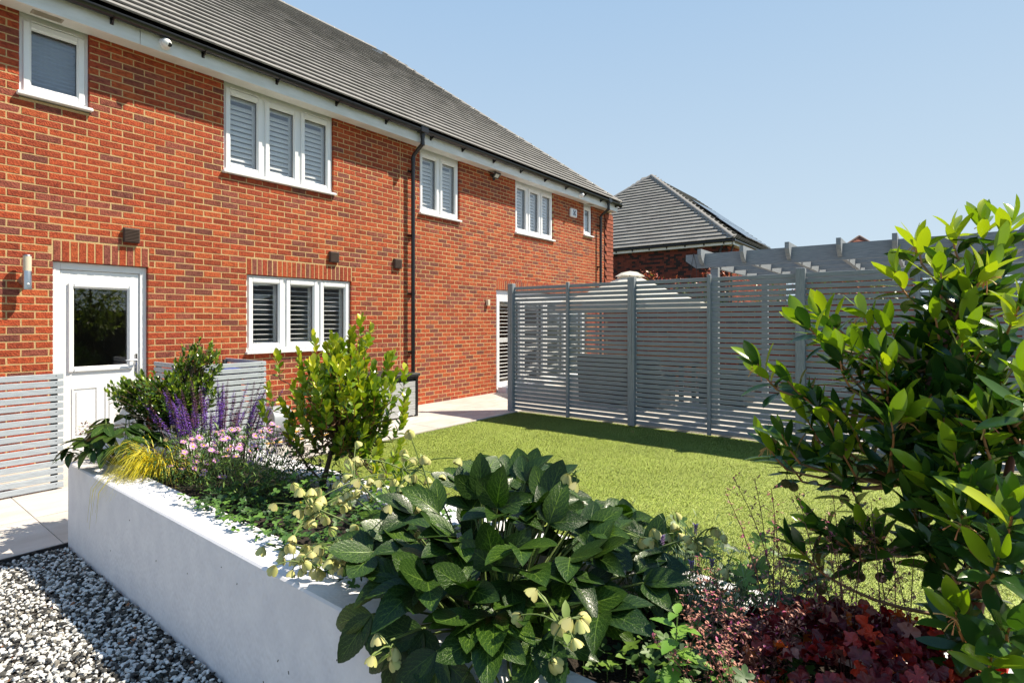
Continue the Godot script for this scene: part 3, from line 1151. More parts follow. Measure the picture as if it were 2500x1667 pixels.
# ---------------------------------------------------------------- fence and pergola
const FX := 7.50
func fence_and_pergola() -> void:
	var fence := thing("slatted_fence", "tall grey painted fence of narrow horizontal slats along the lawn", "fence", Vector3(FX, 0, 1.54))
	var pz := [[1.585, true], [2.64, false], [3.66, true], [4.70, false], [5.72, true], [6.78, false], [7.82, true], [8.86, false], [9.9, true]]
	var big := MB.new()
	big.box(T(0, 1.045, 0), Vector3(0.098, 2.09, 0.098), 0.005)
	# drying crack down the face of the post
	var bigm := big.mesh()
	var thin := MB.new()
	thin.box(T(0, 1.035, 0), Vector3(0.045, 2.07, 0.045), 0.004)
	var thinm := thin.mesh()
	for p in pz:
		if p[1]:
			var po := put(bigm, "post", M.post, fence, T(0, 0, p[0] - 1.54))
			if p[0] < 4.0:
				var cr := MB.new()
				var pts := []
				var rad := []
				for k in 16:
					pts.append(Vector3(-0.0492, 0.75 + 0.085 * k, 0.012 + sin(k * 0.9) * 0.0015 + k * 0.0006))
					rad.append(0.0022 * sin(PI * (k + 0.5) / 16.0))
				cr.tube(pts, rad, 4)
				put(cr, "crack", mat(lin(0.02, 0.02, 0.02), 1.0), po)
		else:
			put(thinm, "batten", M.post, fence, T(-0.010, 0, p[0] - 1.54))
	var cache := {}
	for k in pz.size() - 1:
		var za: float = pz[k][0] + (0.049 if pz[k][1] else 0.0)
		var zb: float = pz[k + 1][0] - (0.049 if pz[k + 1][1] else 0.0)
		var l := zb - za
		var key := int(round(l * 1000))
		if not cache.has(key):
			var s := MB.new()
			s.box(Transform3D(), Vector3(0.020, 0.0495, l - 0.002), 0.003)
			cache[key] = s.mesh()
		var rail := T(0.024, 0, (za + zb) / 2 - 1.54)
		for j in 31:
			var y := 0.045 + 0.0655 * j
			var xf := Transform3D(Basis(Vector3.RIGHT, rr(-0.0012, 0.0012)), rail.origin + Vector3(rr(-0.001, 0.001), y + rr(-0.0015, 0.0015), 0))
			put(cache[key], "slat", M.fence, fence, xf)
	# pergola behind the fence
	var pg := thing("pergola", "grey timber pergola with notched rafter ends standing behind the slatted fence", "pergola", Vector3(8.2, 0, 4.56))
	var post := MB.new()
	post.box(T(0, 1.11, 0), Vector3(0.10, 2.22, 0.10), 0.005)
	var pm := post.mesh()
	for p in [[0.0, 0.0], [3.1, 0.0], [0.0, 3.4], [3.1, 3.4]]:
		put(pm, "post", M.pergola, pg, T(p[0] + 0.05, 0, p[1]))
	for k in 5:
		var bx := 0.775 * k
		var be := MB.new()
		var z0 := -0.38
		var z1 := 3.85
		var yt := 2.425
		var yb := 2.225
		if k > 0 and k < 4:
			yb = 2.30
		var x0 := bx - 0.022
		var x1 := bx + 0.022
		var prof := [Vector2(z0, yt), Vector2(z1, yt), Vector2(z1, yb + 0.11), Vector2(z1 - 0.14, yb), Vector2(z0 + 0.14, yb), Vector2(z0, yb + 0.11)]
		extrude_x(be, prof, x0, x1)
		put(be, "beam", M.pergola, pg)
	for z in [-0.14, 0.40, 0.93, 1.475, 2.01, 2.55, 3.09, 3.6]:
		var ra := MB.new()
		var yt := 2.475
		var yb := 2.262
		var prof := [Vector2(-0.20, yt), Vector2(3.35, yt), Vector2(3.35, yb + 0.13), Vector2(3.28, yb + 0.05), Vector2(3.2, yb), Vector2(-0.03, yb), Vector2(-0.10, yb + 0.03), Vector2(-0.16, yb + 0.075), Vector2(-0.20, yb + 0.13)]
		extrude_z(ra, prof, z - 0.024, z + 0.024)
		put(ra, "rafter", M.pergola, pg)
	var cord := MB.new()
	cord.tube([Vector3(0, 0, 0), Vector3(-0.002, -0.15, -0.03), Vector3(0, -0.42, -0.05)], [0.0025, 0.0025, 0.0025], 5)
	cord.tube([Vector3(0, 0, 0), Vector3(-0.002, -0.15, 0.035), Vector3(0, -0.42, 0.05)], [0.0025, 0.0025, 0.0025], 5)
	cord.tube([Vector3(0, -0.005, 0), Vector3(0, 0.012, 0)], [0.010, 0.010], 6)
	single(cord, "hanging_cord", mat(lin(0.05, 0.045, 0.05), 0.9), "dark looped cord hung over the end of the pergola beam", "cord", Vector3(8.175, 2.425, 4.29))

func extrude_x(mb: MB, prof: Array, x0: float, x1: float) -> void:
	var a := []
	var b := []
	for p in prof:
		a.append(Vector3(x0, p.y, p.x))
		b.append(Vector3(x1, p.y, p.x))
	ext(mb, a, b)

func extrude_z(mb: MB, prof: Array, z0: float, z1: float) -> void:
	var a := []
	var b := []
	for p in prof:
		a.append(Vector3(p.x, p.y, z0))
		b.append(Vector3(p.x, p.y, z1))
	ext(mb, a, b)

func ext(mb: MB, a: Array, b: Array) -> void:
	var mid := Vector3()
	for e in a:
		mid += e
	mid /= a.size()
	mb.face(a, a[0] - b[0])
	mb.face(b, b[0] - a[0])
	for k in a.size():
		var k2 := (k + 1) % a.size()
		mb.face([a[k], a[k2], b[k2], b[k]], (a[k] + a[k2]) / 2 - mid)

# ---------------------------------------------------------------- what stands beyond the fence
func beyond_fence() -> void:
	# boundary wall of brick
	var bw := thing("garden_wall", "long brick boundary wall behind the fence and pergola", "wall", Vector3(12.6, 0, 5.0))
	var core := MB.new()
	core.bb(0.003, 0.21, -0.1, 1.80, -4.2, 6.0)
	var cw := put(core, "wall_core", mat(lin(0.34, 0.22, 0.12), 0.95), bw)
	var cp := MB.new()
	cp.bb(-0.01, 0.23, 1.80, 1.86, -4.2, 6.0, 0.01)
	put(cp, "coping", M.tile_red, bw)
	var r := RandomNumberGenerator.new()
	r.seed = 5
	var shapes := []
	for k in 12:
		shapes.append(brick_shape(0.215, 0.065, 0.05, brick_tone() * 0.5, r))
	var rest := MB.new()
	var turn := Basis(Vector3.UP, -PI / 2)
	for k in 24:
		var z := -4.15 + (0.1125 if k % 2 else 0.0)
		while z < 3.2:
			rest.add(shapes[r.randi() % 12], Transform3D(turn, Vector3(0, 0.0425 + 0.075 * k, z)))
			z += 0.225
	stuff(put(rest, "brickwork", M.brick, cw))
	# parasol
	var ps := thing("parasol", "open cream garden parasol behind the slatted fence", "parasol", Vector3(10.8, 0, 2.2))
	var c := MB.new()
	var n := 8
	var rr1 := 1.5
	for k in n:
		var a0 := TAU * k / n + 0.2
		var a1 := TAU * (k + 1) / n + 0.2
		var d0 := Vector3(cos(a0), 0, sin(a0))
		var d1 := Vector3(cos(a1), 0, sin(a1))
		var steps := 6
		for j in steps:
			var t0 := 0.12 + 0.88 * j / steps
			var t1 := 0.12 + 0.88 * (j + 1) / steps
			var sag := func(t: float, edge: float) -> float: return 2.47 - 0.63 * t - 0.04 * sin(PI * t) - edge * 0.06 * t
			c.face([d0 * rr1 * t0 + Vector3(0, sag.call(t0, 0.0), 0), d1 * rr1 * t0 + Vector3(0, sag.call(t0, 0.0), 0), d1 * rr1 * t1 + Vector3(0, sag.call(t1, 0.0), 0), d0 * rr1 * t1 + Vector3(0, sag.call(t1, 0.0), 0)], Vector3.UP)
		c.face([d0 * rr1 + Vector3(0, 1.84, 0), d1 * rr1 + Vector3(0, 1.84, 0), d1 * rr1 * 1.005 + Vector3(0, 1.70, 0), d0 * rr1 * 1.005 + Vector3(0, 1.70, 0)], d0 + d1)
	put(c, "canopy", M.canvas, ps)
	var vt := MB.new()
	for k in n:
		var a0 := TAU * k / n + 0.2
		var a1 := TAU * (k + 1) / n + 0.2
		var d0 := Vector3(cos(a0), 0, sin(a0))
		var d1 := Vector3(cos(a1), 0, sin(a1))
		vt.face([Vector3(0, 2.495, 0), d0 * 0.17 + Vector3(0, 2.465, 0), d1 * 0.17 + Vector3(0, 2.465, 0)], Vector3.UP)
		vt.face([d0 * 0.17 + Vector3(0, 2.465, 0), d1 * 0.17 + Vector3(0, 2.465, 0), d1 * 0.30 + Vector3(0, 2.385 + 0.02 * (k % 2), 0), d0 * 0.30 + Vector3(0, 2.385, 0)], Vector3.UP)
	put(vt, "vent_cap", M.canvas, ps)
	var pl := MB.new()
	pl.tube([Vector3(0, 0, 0), Vector3(0, 2.46, 0)], [0.022, 0.022], 10)
	put(pl, "pole", M.steel, ps)
	var bs := MB.new()
	bs.lathe([Vector2(0.28, 0), Vector2(0.28, 0.05), Vector2(0.05, 0.09), Vector2(0.035, 0.3), Vector2(0.0, 0.3)], 20)
	put(bs, "base", M.black_matt, ps)
	for k in n:
		var a0 := TAU * k / n + 0.2
		var d0 := Vector3(cos(a0), 0, sin(a0))
		var rb := MB.new()
		rb.tube([Vector3(0, 2.36, 0), d0 * 0.75 + Vector3(0, 2.05, 0), d0 * 1.48 + Vector3(0, 1.83, 0)], [0.008, 0.008, 0.007], 5)
		put(rb, "rib", M.steel, ps)
	# seating and table, seen in slices between the slats
	sofa(Vector3(9.35, 0, 2.75), 0.0, 1.5, "dark rattan garden sofa behind the slatted fence")
	sofa(Vector3(10.4, 0, 4.15), PI / 2, 0.8, "dark rattan armchair beside the pergola post")
	var tb := thing("garden_table", "low dark garden table with glasses on it behind the fence", "table", Vector3(10.25, 0, 2.95))
	var tt := MB.new()
	tt.box(T(0, 0.70, 0), Vector3(0.8, 0.04, 1.3), 0.008)
	put(tt, "table_top", M.solar, tb)
	for x in [-0.34, 0.34]:
		for z in [-0.58, 0.58]:
			var lg := MB.new()
			lg.box(T(x, 0.34, z), Vector3(0.07, 0.68, 0.07), 0.005)
			put(lg, "leg", M.rattan, tb)
	for k in 4:
		var gl := MB.new()
		var rim: float = 0.036
		gl.lathe([Vector2(0.0, 0.0), Vector2(0.033, 0.0), Vector2(0.034, 0.004), Vector2(0.006, 0.01), Vector2(0.006, 0.08), Vector2(0.034, 0.11), Vector2(rim + 0.003, 0.15), Vector2(rim, 0.19)], 14)
		single(gl, "wine_glass", M.glass, "clear stemmed glass standing on the low garden table", "glass", Vector3(10.05 + 0.1 * (k % 2), 0.72, 2.6 + 0.22 * k), "glasses on the garden table")
	# hedge above the wall
	hedge()

func sofa(at: Vector3, turn: float, w: float, label: String) -> void:
	var s := thing("garden_sofa", label, "sofa", at)
	s.rotation.y = turn
	var b := MB.new()
	b.box(T(0, 0.19, 0), Vector3(0.72, 0.30, w), 0.02)
	put(b, "base", M.rattan, s)
	var bk := MB.new()
	bk.box(Transform3D(Basis(Vector3(0, 0, 1), 0.10), Vector3(-0.33, 0.56, 0)), Vector3(0.12, 0.60, w), 0.02)
	put(bk, "back", M.rattan, s)
	for e: float in [-1.0, 1.0]:
		var ar := MB.new()
		ar.box(T(0.03, 0.45, e * (w / 2 - 0.06)), Vector3(0.70, 0.24, 0.12), 0.02)
		put(ar, "arm", M.rattan, s)
		for x: float in [-0.3, 0.3]:
			var lg := MB.new()
			lg.box(T(x, 0.02, e * (w / 2 - 0.08)), Vector3(0.05, 0.04, 0.05), 0.004)
			put(lg, "leg", M.steel, s)
	var n := maxi(1, int(round(w / 0.7)))
	for k in n:
		var cu := MB.new()
		var cw := (w - 0.26) / n
		cu.box(T(0.05, 0.40, -w / 2 + 0.13 + cw * (k + 0.5)), Vector3(0.58, 0.13, cw - 0.01), 0.035)
		put(cu, "cushion", mat(lin(0.09, 0.09, 0.095), 0.95), s)

func hedge() -> void:
	var h := thing("hedge", "red and green leaved hedge growing above the brick boundary wall", "hedge", Vector3(13.25, 0, 5.0))
	var fm := mat(Color.WHITE, 0.4, true)
	fm.backlight_enabled = true
	fm.backlight = Color(0.7, 0.7, 0.6)
	var mb := MB.new()
	var tp := leaf_tpl(1.0, 0.42, 3, 0.12, 0.10)
	for k in 5200:
		var p := Vector3(rr(-0.35, 0.35), 0, rr(-4.2, 3.2))
		p.y = rr(1.35, 2.55 + 0.12 * sin(p.z * 3.1) + 0.08 * sin(p.z * 9.0))
		var red := clampf((p.y - 1.95) * 1.6 + rr(-0.35, 0.3), 0.0, 1.0)
		var q := rng.randf()
		var g := Color(0.05, 0.10, 0.018).lerp(Color(0.16, 0.20, 0.03), q)
		var rd := Color(0.33, 0.035, 0.022).lerp(Color(0.42, 0.15, 0.07), q)
		var col := rd if rng.randf() < red else g
		var d := Vector3(rr(-1, 1), rr(-0.2, 1.2), rr(-1, 1)).normalized()
		mb.add(tp, aim(p, d, Vector3(rr(-1, 1), 1, rr(-1, 1)), rr(0.05, 0.085)), col)
	stuff(put(mb, "foliage", fm, h))
	for k in 9:
		var st := MB.new()
		var z := -3.8 + 0.85 * k
		st.tube([Vector3(0, 0, z), Vector3(0.05, 1.0, z + 0.05), Vector3(0, 2.0, z)], [0.03, 0.022, 0.01], 6)
		put(st, "stem", M.bark, h)

# ---------------------------------------------------------------- neighbouring houses
func neighbour_houses() -> void:
	var h := thing("neighbour_house", "neighbouring house with grey hipped roof, dark tile-hung wall and solar panels", "house", Vector3(23.2, 0, 1.05))
	# local axes: x away, z towards the garden side; corner of the eaves above the origin
	var w := 10.7
	var ey := 4.70
	var d := w / 2
	var ay := 9.10
	var wl := MB.new()
	wl.bb(0.30, 12.0, -0.1, 4.55, -w + 0.3, -0.30)
	var wall := put(wl, "wall", mat(lin(0.06, 0.022, 0.017), 0.95), h)
	# hung plain tiles on the side towards us, bricks on the garden side
	var ht := MB.new()
	var rg := RandomNumberGenerator.new()
	rg.seed = 9
	for k in 46:
		var z := -5.6 + (0.085 if k % 2 else 0.0)
		while z < -0.32:
			var q := rg.randf()
			ht.col = (Color(0.20, 0.045, 0.027) if q < 0.52 else (Color(0.12, 0.032, 0.022) if q < 0.72 else Color(0.035, 0.020, 0.018))) * rg.randf_range(0.8, 1.2)
			ht.box(Transform3D(Basis(Vector3(0, 0, 1), -0.10), Vector3(0.285, 0.4 + k * 0.09, z)), Vector3(0.014, 0.115, 0.165))
			z += 0.168
	stuff(put(ht, "hung_tiles", M.tile_red, wall))
	var bk := MB.new()
	var shapes := []
	for k in 8:
		shapes.append(brick_shape(0.215, 0.065, 0.03, brick_tone(), rg))
	for k in 30:
		var x := 0.3 + (0.1125 if k % 2 else 0.0)
		while x < 6.0:
			bk.add(shapes[rg.randi() % 8], T(x + 0.11, 2.3 + 0.075 * k, -0.28))
			x += 0.225
	stuff(put(bk, "brickwork", M.brick, wall))
	var rd := MB.new()
	rd.col = Color(0.1, 0.1, 0.1)
	var c0 := Vector3(0, ey, 0)
	var c1 := Vector3(0, ey, -w)
	var ap := Vector3(d, ay, -d)
	var rend := Vector3(12.0 - 1.0, ay, -d)
	rd.face([c0, c1, ap], Vector3(-1, 1, 0))
	rd.face([c0, ap, rend, Vector3(12.2, ey, 0)], Vector3(0, 1, 1))
	rd.face([c1, ap, rend, Vector3(12.2, ey, -w)], Vector3(0, 1, -1))
	rd.face([c0, c1, Vector3(12.2, ey, -w), Vector3(12.2, ey, 0)], Vector3.DOWN)
	var rf := put(rd, "roof", M.roof, h)
	# tiles of the hip end and of the garden slope
	var tl := MB.new()
	var L := Vector2(d, ay - ey).length()
	var uu := Vector3(d, ay - ey, 0) / L
	var nn := Vector3(-uu.y, uu.x, 0)
	var nc := 24
	var g := L / nc
	for k in nc:
		var s := g * k
		var z0 := -w + d * (s / L)
		var z1 := -d * (s / L)
		var z := -w * 0.5 + fposmod(0.165 * (k % 2), 0.33) - 0.33 * int((w / 2) / 0.33)
		while z < z1:
			if z + 0.3 > z0:
				tl.col = Color(0.24, 0.23, 0.215) * rg.randf_range(0.86, 1.12)
				var zc := minf(z + 0.328, z1 + 0.05)
				if zc - z > 0.05:
					tl.box(Transform3D(Basis(-uu, nn, Vector3(0, 0, 1)) * Basis(Vector3(0, 0, 1), 0.17), uu * (s + g * 0.45) + nn * 0.04 + Vector3(0, ey, (z + zc) / 2)), Vector3(g * 1.12, 0.025, zc - z - 0.004))
			z += 0.33
	var u2 := Vector3(0, ay - ey, -d) / L
	var n2 := Vector3(0, d, ay - ey).normalized()
	for k in nc:
		var s := g * k
		tl.col = Color(0.24, 0.23, 0.215) * rg.randf_range(0.9, 1.1)
		var x0 := d * (s / L)
		tl.box(Transform3D(Basis(Vector3.RIGHT, n2, -u2) * Basis(Vector3.RIGHT, -0.17), u2 * (s + g * 0.45) + n2 * 0.04 + Vector3((x0 + 11.8) / 2, ey, 0)), Vector3(11.8 - x0, 0.025, g * 1.12))
	stuff(put(tl, "tiling", M.roof, rf))
	for e in [[c0, ap], [c1, ap]]:
		var rt := ridge_mesh(0.44, 0.12)
		var dd: Vector3 = e[1] - e[0]
		var nh := int(dd.length() / 0.45)
		for k in nh:
			put(rt, "hip_tile", M.roof, rf, aim(e[0] + dd * ((k + 0.5) / nh) + Vector3(0, 0.05, 0), dd))
	# solar panels lying on the garden slope
	for k in 4:
		for j in 2:
			var sp := MB.new()
			sp.box(Transform3D(Basis(Vector3.RIGHT, n2, -u2), u2 * (1.5 + 1.72 * j) + n2 * 0.16 + Vector3(d * 0.55 + 1.2 + 1.05 * k + 0.8 * j, ey, 0)), Vector3(1.0, 0.04, 1.65), 0.006)
			put(sp, "solar_panel", M.solar, rf)
	# eaves: fascia, gutter and pipes
	var fa := MB.new()
	fa.bb(0.06, 0.09, ey - 0.20, ey - 0.02, -w, 0.0)
	fa.bb(0.06, 12.2, ey - 0.20, ey - 0.02, -0.09, -0.06)
	fa.bb(0.09, 0.31, ey - 0.20, ey - 0.18, -w, -0.09)
	fa.bb(0.09, 12.2, ey - 0.201, ey - 0.181, -0.31, -0.09)
	put(fa, "fascia", M.fascia, h)
	var gt := MB.new()
	gt.tube([Vector3(0.0, ey - 0.05, -w), Vector3(0.0, ey - 0.05, 0.06)], [0.055, 0.055], 8)
	gt.tube([Vector3(-0.06, ey - 0.05, 0.0), Vector3(12.2, ey - 0.05, 0.0)], [0.055, 0.055], 8)
	var gut := put(gt, "gutter", M.black, h)
	for k in 10:
		var br := MB.new()
		br.bb(0.02, 0.06, ey - 0.17, ey - 0.08, -0.4 - k * 0.75, -0.36 - k * 0.75)
		put(br, "gutter_bracket", M.black, gut)
	for e in [[0.20, -0.55], [0.42, -0.2]]:
		var pp := MB.new()
		pp.tube([Vector3(e[0] - 0.1, ey - 0.08, e[1] + 0.1), Vector3(e[0] - 0.1, ey - 0.22, e[1] + 0.1), Vector3(e[0], ey - 0.42, e[1]), Vector3(e[0], 0, e[1])], [0.04, 0.04, 0.04, 0.04], 8)
		put(pp, "downpipe", M.black, h)
	# far house, only its red roof clears the pergola
	var f := thing("distant_house", "distant house showing a red tiled hipped roof above the pergola", "house", Vector3(56.0, 0, 2.1))
	var fw := 8.4
	var fd := fw / 2
	var fe := 5.3
	var fy := 9.0
	var fb := MB.new()
	fb.bb(0.4, 11.6, -0.1, fe, -fw / 2 + 0.4, fw / 2 - 0.4)
	put(fb, "wall", mat(lin(0.3, 0.09, 0.05), 0.9), f)
	var fr := MB.new()
	var a := Vector3(0, fe, fw / 2)
	var b := Vector3(0, fe, -fw / 2)
	var p := Vector3(fd, fy, 0)
	fr.col = Color(0.25, 0.09, 0.06)
	fr.face([a, b, p], Vector3(-1, 1, 0))
	fr.face([a, p, Vector3(9, fy, 0), Vector3(12, fe, fw / 2)], Vector3(0, 1, 1))
	fr.face([b, p, Vector3(9, fy, 0), Vector3(12, fe, -fw / 2)], Vector3(0, 1, -1))
	fr.face([a, b, Vector3(12, fe, -fw / 2), Vector3(12, fe, fw / 2)], Vector3.DOWN)
	var frf := put(fr, "roof", M.tile_red, f)
	var ft := MB.new()
	var FL := Vector2(fd, fy - fe).length()
	for k in 22:
		var s := FL * k / 22.0
		var t := s / FL
		ft.col = Color(0.42, 0.15, 0.10) * rg.randf_range(0.85, 1.1)
		var u := Vector3(fd, fy - fe, 0) / FL
		var nv := Vector3(-u.y, u.x, 0)
		ft.box(Transform3D(Basis(-u, nv, Vector3(0, 0, 1)) * Basis(Vector3(0, 0, 1), 0.2), u * (s + 0.13) + nv * 0.03 + Vector3(0, fe, 0)), Vector3(0.29, 0.03, fw * (1.0 - t)))
		var u3 := Vector3(0, fy - fe, -fd) / FL
		var n3 := Vector3(0, fd, fy - fe).normalized()
		ft.box(Transform3D(Basis(Vector3.RIGHT, n3, -u3) * Basis(Vector3.RIGHT, -0.2), u3 * (s + 0.13) + n3 * 0.03 + Vector3((fd * t + 11.0) / 2, fe, fw / 2)), Vector3(11.0 - fd * t, 0.03, 0.29))
	stuff(put(ft, "tiling", M.tile_red, frf))
	for e in [[a, p], [b, p]]:
		var hp := MB.new()
		hp.col = Color(0.30, 0.20, 0.17)
		hp.tube([e[0] + Vector3(0, 0.06, 0), e[1] + Vector3(0, 0.06, 0)], [0.12, 0.12], 8)
		put(hp, "hip", M.tile_red, frf)
# ---------------------------------------------------------------- smaller things
func small_objects() -> void:
	# stainless wall lamp with a cream diffuser, unlit by day
	var wl := thing("wall_lamp", "stainless steel cylinder wall lamp with cream diffuser beside the back door", "lamp", Vector3(1.385, 1.94, 0.0))
	var bd := MB.new()
	bd.lathe([Vector2(0.0, -0.165), Vector2(0.036, -0.165), Vector2(0.0375, -0.16), Vector2(0.0375, 0.02), Vector2(0.0, 0.02)], 20, T(0, 0, 0.11))
	put(bd, "body", M.steel, wl)
	var df := MB.new()
	df.lathe([Vector2(0.0355, 0.02), Vector2(0.0355, 0.165)], 20, T(0, 0, 0.11))
	put(df, "diffuser", M.cream, wl)
	var cp := MB.new()
	cp.lathe([Vector2(0.0375, 0.165), Vector2(0.0375, 0.178), Vector2(0.0, 0.180)], 20, T(0, 0, 0.11))
	put(cp, "cap", M.steel, wl)
	var bp := MB.new()
	bp.lathe([Vector2(0.0, 0.075), Vector2(0.018, 0.075), Vector2(0.03, 0.04), Vector2(0.05, 0.02), Vector2(0.052, 0.0)], 18, Transform3D(Basis(Vector3.RIGHT, PI / 2), Vector3(0, -0.07, 0)))
	put(bp, "wall_plate", M.steel, wl)
	var se := MB.new()
	se.lathe([Vector2(0.011, 0.0), Vector2(0.010, 0.006), Vector2(0.0, 0.011)], 12, Transform3D(Basis(Vector3.RIGHT, PI / 2), Vector3(0, -0.11, 0.146)))
	put(se, "sensor", M.upvc, wl)
	# small sensor box near the patio doors
	var sb := MB.new()
	sb.box(T(0, 0, 0.03), Vector3(0.075, 0.115, 0.06), 0.008)
	single(sb, "sensor_box", M.cream, "small cream sensor box on the brick wall beside the patio doors", "sensor", Vector3(8.88, 1.85, 0.0))
	# brown plastic air vents
	var at := [[2.34, 2.43, "brown louvred air vent on brick wall above the back door"], [5.10, 2.435, "brown louvred air vent on brick wall above the kitchen window"], [6.40, 2.44, "brown louvred air vent on brick wall beside the movement joint"]]
	for a in at:
		var v := thing("air_vent", a[2], "vent", Vector3(a[0], a[1], 0.0), "air vents on the house wall")
		var h := MB.new()
		h.box(T(0, 0, 0.022), Vector3(0.165, 0.160, 0.044), 0.004)
		put(h, "hood", M.vent, v)
		for k in 9:
			var s := MB.new()
			s.box(Transform3D(Basis(Vector3.RIGHT, 0.6), Vector3(0, -0.064 + 0.016 * k, 0.047)), Vector3(0.148, 0.004, 0.014))
			put(s, "louvre", M.vent, v)
	# security cameras on the fascia
	for c in [[2.60, "white dome security camera on the fascia between the small and large upstairs windows"], [12.33, "white dome security camera on the fascia above the alarm box"]]:
		var cm := thing("security_camera", c[1], "camera", Vector3(c[0], 4.60, 0.256), "cameras on the fascia")
		var tilt := Transform3D(Basis(Vector3.RIGHT, PI / 2 + 0.25), Vector3.ZERO)
		var b := MB.new()
		b.lathe([Vector2(0.066, 0.0), Vector2(0.066, 0.02), Vector2(0.06, 0.026), Vector2(0.0, 0.026)], 22, Transform3D(Basis(Vector3.RIGHT, PI / 2), Vector3.ZERO))
		put(b, "mount", M.upvc, cm)
		var e := MB.new()
		var pr := []
		for k in 12:
			var an := -PI / 2 + PI * k / 11.0
			pr.append(Vector2(cos(an) * 0.057, sin(an) * 0.057))
		e.lathe(pr, 20, T(0, -0.006, 0.045))
		put(e, "ball", M.upvc, cm)
		var l := MB.new()
		l.lathe([Vector2(0.024, 0.0), Vector2(0.022, 0.006), Vector2(0.0, 0.008)], 16, Transform3D(Basis(Vector3(0, 0, 1), -0.5) * Basis(Vector3.RIGHT, PI / 2 + 0.45), Vector3(0.018, -0.030, 0.091)))
		put(l, "lens", M.black, cm)
	# floodlight under the soffit
	var fl := thing("floodlight", "small black floodlight with motion sensor under the soffit", "floodlight", Vector3(9.03, 4.44, 0.0))
	var fb := MB.new()
	fb.box(Transform3D(Basis(Vector3.RIGHT, 0.7), Vector3(0, 0, 0.13)), Vector3(0.19, 0.13, 0.035), 0.006)
	put(fb, "housing", M.black_matt, fl)
	var fg := MB.new()
	fg.box(Transform3D(Basis(Vector3.RIGHT, 0.7), Vector3(0, 0, 0.13)) * T(0, 0, 0.018), Vector3(0.12, 0.075, 0.004), 0.001)
	put(fg, "glass", mat(lin(0.55, 0.55, 0.5), 0.3), fl)
	var fs := MB.new()
	fs.box(T(0, 0.02, 0.04), Vector3(0.10, 0.03, 0.09), 0.004)
	put(fs, "bracket", M.black_matt, fl)
	var fn := MB.new()
	fn.lathe([Vector2(0, -0.06), Vector2(0.024, -0.05), Vector2(0.028, -0.03), Vector2(0.028, 0.0), Vector2(0.0, 0.0)], 14, T(-0.02, -0.04, 0.08))
	put(fn, "sensor", M.black_matt, fl)
	# alarm box with its printed mark
	var al := thing("alarm_box", "white burglar alarm box with a dark mark on the upper brick wall", "alarm", Vector3(12.37, 4.19, 0.0))
	var ab := MB.new()
	ab.box(T(0, 0, 0.035), Vector3(0.30, 0.215, 0.07), 0.02)
	put(ab, "case", M.upvc, al)
	var am := MB.new()
	am.bb(-0.085, 0.085, -0.078, 0.078, 0.069, 0.0715, 0.001)
	put(am, "label_plate", mat(lin(0.55, 0.57, 0.62), 0.5), al)
	var ax := MB.new()
	for s: float in [-1.0, 1.0]:
		ax.box(Transform3D(Basis(Vector3(0, 0, 1), s * 0.75), Vector3(0, 0, 0.0725)), Vector3(0.16, 0.022, 0.0015))
	ax.box(T(0.03, -0.05, 0.0726), Vector3(0.09, 0.014, 0.0016))
	put(ax, "mark", mat(lin(0.03, 0.03, 0.05), 0.5), al)
	# slatted bin stores either side of the door
	var sc := thing("bin_screen", "pale grey slatted bin screen standing left of the back door", "screen", Vector3(0.6, 0, 1.04), "slatted bin stores by the back door")
	slats_front(sc, -1.0, 0.85, 0.0)
	for x: float in [-0.95, 0.2, 0.79]:
		var p := MB.new()
		p.box(T(x, 0.50, -0.035), Vector3(0.045, 0.99, 0.045), 0.003)
		put(p, "post", M.screen_post, sc)
	var en := thing("bin_store", "pale grey slatted bin enclosure against the wall right of the back door", "screen", Vector3(2.97, 0, 1.04), "slatted bin stores by the back door")
	slats_front(en, -0.42, 0.42, 0.0)
	for x: float in [-0.385, 0.385]:
		for z: float in [-0.035, -0.90]:
			var p := MB.new()
			p.box(T(x, 0.50, z), Vector3(0.045, 0.99, 0.045), 0.003)
			put(p, "post", M.screen_post, en)
	for x: float in [-0.418, 0.418]:
		var sm := MB.new()
		sm.box(Transform3D(), Vector3(0.02, 0.048, 0.92), 0.003)
		var mm := sm.mesh()
		for k in 16:
			put(mm, "slat", M.screen, en, T(x, 0.037 + 0.0632 * k, -0.475))
	bin(Vector3(0.72, 0, 0.52), Color(0.018, 0.018, 0.02), Color(0.02, 0.02, 0.024), "dark wheeled bin behind the left slatted screen", 1.03)
	bin(Vector3(2.93, 0, 0.58), Color(0.02, 0.02, 0.024), Color(0.02, 0.06, 0.30), "dark wheeled bin with blue lid inside the slatted enclosure", 0.95)
	storage_box()
	hose_reel()
	# a dry leaf lying on the lawn by the fence
	var dl := MB.new()
	var tp := leaf_tpl(1.0, 0.5, 4, 0.3, 0.25)
	tp.col = Color(1, 1, 1)
	dl.add(tp, aim(Vector3(0, 0.012, 0), Vector3(0.3, 0.15, 1), Vector3.UP, 0.055), Color(0.42, 0.26, 0.10))
	dl.add(tp, aim(Vector3(0.02, 0.012, 0.02), Vector3(-0.6, 0.2, 0.7), Vector3.UP, 0.05), Color(0.36, 0.20, 0.08))
	single(dl, "dry_leaf", M.tint_matt, "curled dry brown leaf lying on the lawn by the fence", "leaf", Vector3(6.98, 0.005, 3.85))

